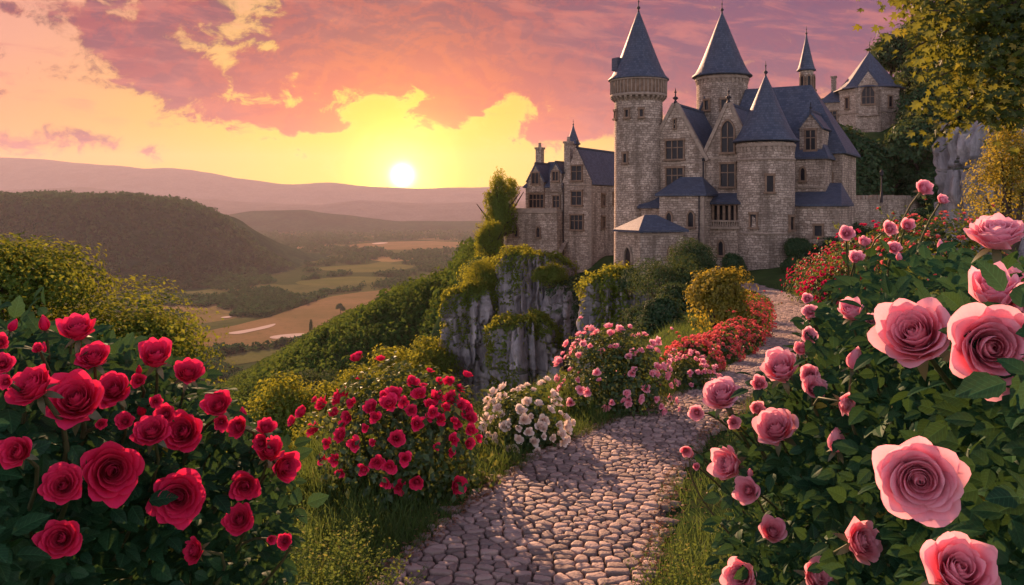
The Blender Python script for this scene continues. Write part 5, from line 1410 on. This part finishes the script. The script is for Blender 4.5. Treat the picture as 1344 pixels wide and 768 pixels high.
def build_shrubs():
    b = P(945, 452, 27); shrub('golden_shrub', 'bright golden green shrub standing above the coral hedge by the path', b, (1.35, 1.2, 1.25), 9000, .11, M_GOLD, 101)
    D = [(826, 378, 64, 34, 'green shrub on the ledge right under the chapel'), (872, 446, 34, 76, 'dark shrub behind the coral hedge left of the golden shrub'), (868, 398, 53, 104, 'large dark ivy shrub under the front annex at the cliff edge'), (910, 372, 60, 76, 'dark shrub against the castle wall left of the corner tower'), (850, 446, 45, 70, 'dark shrub hanging over the cliff beside the pink rose bush'), (1050, 345, 69, 44, 'dark shrub against the castle right of the corner tower'),
         (1085, 352, 70, 60, 'dark shrub below the low side annex'), (1130, 330, 80, 66, 'dark shrub in front of the old stone wall'), (1180, 330, 84, 66, 'dark shrub at the far end of the old stone wall'), (900, 425, 40, 84, 'dark shrub between cliff and golden shrub'), (1040, 360, 66, 30, 'low dark shrub at the foot of the corner tower'), (960, 362, 68, 40, 'low dark shrub below the loggia'),
         (1225, 330, 60, 90, 'dark shrub on the slope below the grey rock'), (1150, 372, 56, 80, 'dark shrub on the bank behind the crimson shrubs')]
    for i, (px, py, Y, w, lab) in enumerate(D):
        p = P(px, py, Y); r = w / 2 / F * Y; shrub('dark_shrub', lab, p - [0, 0, r * .3], (r * 1.1, r, r * .95), 11000, .13, M_TREEDARK, 110 + i)
    I = [(632, 374, 87, 50, 'sunlit shrub on the cliff rim below the rim trees'), (690, 348, 88, 40, 'shrub below the manor terrace wall'), (722, 372, 81, 40, 'green shrub behind the top of the main cliff')]
    for i, (px, py, Y, w, lab) in enumerate(I):
        p = P(px, py, Y); r = w / 2 / F * Y; shrub('cliff_shrub', lab, p - [0, 0, r * .5], (r * 1.25, r * .9, r * 1.0), 9000, .15, lobes=11, mat= M_TREE if 'dark' not in lab else M_TREEDARK, seed=130 + i)
    p = P(1322, 300, 30); shrub('golden_shrub', 'tall yellowish shrub growing against the grey rock under the maple branches', p - [0, 0, 1.0], (1.7, 1.2, 2.6), 9000, .10, M_GOLD, 151)
    # weedy clumps on both verges close to the viewer
    for i, (px, py, Y, r, lab) in enumerate([(415, 770, 5.0, .55, 'fine leaved wild weed clump between the crimson bush and the path'), (385, 680, 5.6, .5, 'wild weed clump beside the crimson rose bush, behind the nearer one'), (905, 768, 4.8, .42, 'fine leaved wild weed clump under the pink roses at the path edge'), (950, 690, 5.2, .5, 'wild weed clump under the leftmost pink roses, farther along the path')]):
        p = P(px, py, Y); p[2] = float(terrain(p[0], p[1])) - .05
        weed(lab, p, r, 160 + i)
build_shrubs()

def build_ivy():
    global rng
    rng = np.random.default_rng(171)
    labs = ['sunlit ivy draped over the leftmost cliff buttress', 'green ivy mantle over the top of the main cliff', 'green ivy capping the lower front buttress', 'green ivy on the cliff below the chapel', 'sunlit ivy covering the rim cliff under the manor terrace', 'dark ivy filling the cleft right of the main cliff', 'dark ivy on the cliff below the front annex']
    for ci, (lab, g) in enumerate(zip(labs, CLIFFS)):
        nz, nt = g.shape[:2]; n = 26000
        i = np.minimum((nz * (1 - rng.random(n) ** 1.5)).astype(int), nz - 2); j = rng.integers(0, nt - 1, n)
        p = g[i, j] + (g[i + 1, j] - g[i, j]) * rng.random((n, 1)) + (g[i, j + 1] - g[i, j]) * rng.random((n, 1))
        nr = norm(np.cross(g[i, j + 1] - g[i, j], g[i + 1, j] - g[i, j])); c = g.mean((0, 1)); nr = nr * np.sign(((p - c) * nr).sum(1, keepdims=True) + 1e-9)
        v = i / nz; m = fbm(p * np.array([.42, .42, .20]) + ci * 11, 4); cover = m + (v - .5) * .55 + np.clip(nr[:, 2], 0, 1) * .25
        th = (.66, .70, .67, .72, .58, .68, .62)[ci]
        k = (cover > th) & (p[:, 1] < c[1] + 2.0); p, nr, cover = p[k], nr[k], cover[k]; n = len(p)
        lump = fbm(p * .9 + 5, 3); p = p + nr * (.05 + np.clip(lump - .35, 0, 1) * 3.2 * np.clip((cover - th) * 6, 0, 1) * rng.random(n) ** .5)[:, None]
        root = thing('ivy', lab, 'ivy', c); mb = MB(); n2 = norm(nr + rand_dir(n) * .7 + [0, 0, .3]); scatter(mb, SMALL_LEAF, p - c, np.cross(n2, rand_dir(n)) - [0, 0, .3], n2, rng.uniform(.16, .36, n))
        mb.build('foliage', M_TREE if 'dark' not in lab else M_TREEDARK, root)
build_ivy()

def maple_leaf_T():
    pts = []
    for k, (a, L) in enumerate([(-2.6, .35), (-1.55, .62), (-1.15, .38), (-.75, .85), (-.35, .5), (0, 1.0), (.35, .5), (.75, .85), (1.15, .38), (1.55, .62), (2.6, .35)]): pts.append((L * math.cos(a) * .75 + .25, L * math.sin(a) * .75, -.12 * L))
    pts = np.array(pts); V = np.concatenate([[(.25, 0, .05)], pts]); n = len(pts)
    Q = np.array([[0, i, i + 1, i + 2] for i in range(1, n - 1, 2)]); return V, Q, V[:, :2]
def build_maple():
    global rng
    rng = np.random.default_rng(55)
    base = np.array([5.2, 6.6, -1.9]); c = thing('maple_tree', 'overhanging maple with yellow green leaves reaching in over the rock and the castle', 'tree', base)
    tr = MB(); tr.tube(np.array([(5.2, 6.6, -2.4), (5.15, 6.6, -1.0), (5.05, 6.5, .6), (4.9, 6.4, 2.0), (4.6, 6.3, 3.6)]), [.22, .19, .16, .13, .08], 12)
    o = tr.build('trunk', M_BARK, c, True); o.location = tuple(-base)
    lm = MB()
    def twig(a, b, r0, droop, n):
        t = np.linspace(0, 1, 9)[:, None]; q = a * (1 - t) + b * t + np.array([0, 0, 1.0]) * (droop * t * (1 - t)) + np.cumsum(rng.normal(size=(9, 3)) * .012, 0)
        m = MB(); m.tube(q, np.linspace(r0, .004, 9), 6); o = m.build('branch', M_BARK, c, True); o.location = tuple(-base)
        return q
    def leafy(q, n, spread, s):
        tt = rng.uniform(.12, 1, n) ** .8 * 8; i = np.minimum(tt.astype(int), 7); f = (tt - i)[:, None]; pos = q[i] * (1 - f) + q[i + 1] * f + rng.normal(size=(n, 3)) * spread * [1, 1, .7]
        d = norm(np.stack([rng.normal(size=n) * .7 - .3, rng.normal(size=n) * .6 - .2, -np.abs(rng.normal(size=n)) * .5 - .25], 1)); nr = norm(np.stack([rng.normal(size=n) * .5, rng.normal(size=n) * .5 - .5, np.full(n, .7)], 1))
        scatter(lm, MT, pos, d, nr, s * rng.uniform(.65, 1.25, n))
    MT = maple_leaf_T()
    st = [np.array([5.0, 6.5, z]) for z in (.9, 1.4, 1.9, 2.3)]
    for (tp, Y, s, nl, sp) in [((1150, 2), 6.0, 3, 420, .10), ((1176, 34), 6.2, 3, 420, .11), ((1208, 62), 5.7, 2, 520, .13), ((1222, 118), 5.6, 1, 420, .10), ((1216, 155), 5.7, 0, 260, .07), ((1262, 160), 5.5, 0, 380, .09), ((1330, 150), 5.4, 0, 420, .13), ((1260, 20), 6.4, 3, 700, .2), ((1300, 70), 6.0, 2, 800, .2), ((1330, 20), 6.2, 3, 700, .22), ((1235, 90), 6.3, 2, 500, .13), ((1300, 115), 5.9, 1, 600, .16), ((1360, 90), 6, 1, 600, .2), ((1200, 20), 6.6, 3, 420, .12)]:
        b = P(tp[0] + 6, tp[1] - (12 if tp[1] > 100 else 0), Y); q = twig(st[s], b, .03, .35, nl); leafy(q, int(nl * 1.5), sp, .068)
        for k in range(3):
            j = rng.integers(3, 7); b2 = q[j] + (b - q[0]) * .22 + rng.normal(size=3) * [.18, .18, .10] - [0, 0, .05]
            q2 = twig(q[j], b2, .009, .02, 0); leafy(q2, nl // 4, .06, .066)
    o = lm.build('crown', M_MAPLE, c); o.location = tuple(-base)
build_maple()

# ------------------------------------------------------------------ grass along the verges
def build_grass():
    global rng
    rng = np.random.default_rng(66)
    def patch(n, y0, y1, d0, d1, h0, h1, side, dens=None, nm='grass'):
        Y = y0 + (y1 - y0) * rng.random(n) ** 1.4; d = d0 + (d1 - d0) * rng.random(n) ** 1.3; X = xp(Y) + side * (d + half_w(Y) * .95 - .93)
        cl = fbm(np.stack([X * 1.6, Y * 1.6, X * 0 + 3], -1), 3); k = cl > rng.uniform(.30, .62, n); X, Y, cl, d = X[k], Y[k], cl[k], d[k]; n = len(X)
        Z = terrain(X, Y) - .03
        dirv = norm(np.stack([rng.normal(size=n) * .35, rng.normal(size=n) * .35, np.ones(n)], 1)); nr = norm(np.stack([rng.normal(size=n), rng.normal(size=n) - .3, np.zeros(n) + .05], 1))
        h = rng.uniform(h0, h1, n) * (.55 + .9 * (cl - .3)) * np.clip(.35 + (d - d0) * 1.4, .35, 1.0)
        mb = MB(); scatter(mb, BLADE, np.stack([X, Y, Z], 1), dirv, nr, h, 0, np.clip(rng.random(n) * .8 + (cl - .5), 0, 1))
        return tag(mb.build(nm, M_GRASS), kind='stuff')
    patch(60000, 3.2, 16, .84, 3.4, .18, .46, -1)
    patch(20000, 14, 50, .9, 4.5, .25, .5, -1)
    patch(20000, 3.0, 16, .80, 2.6, .14, .36, 1)
    patch(16000, 14, 60, .9, 7, .25, .5, 1)
    # fallen leaves at the path edge
    n = 3000; Y = rng.uniform(3.8, 14, n); s = np.where(rng.random(n) < .5, -1, 1); d = half_w(Y) * .80 + np.abs(rng.normal(size=n)) * .16; X = xp(Y) + s * d
    mb = MB(); scatter(mb, SMALL_LEAF, np.stack([X, Y, zp(Y) + .022], 1), rand_dir(n) * [1, 1, .1], np.array([0, 0, 1.]) + rng.normal(size=(n, 3)) * .2, rng.uniform(.02, .05, n))
    tag(mb.build('fallen_leaves', leaf_mat("fallen_leaf", (.12, .05, .03), (.25, .11, .05), .2)), kind='stuff')
build_grass()
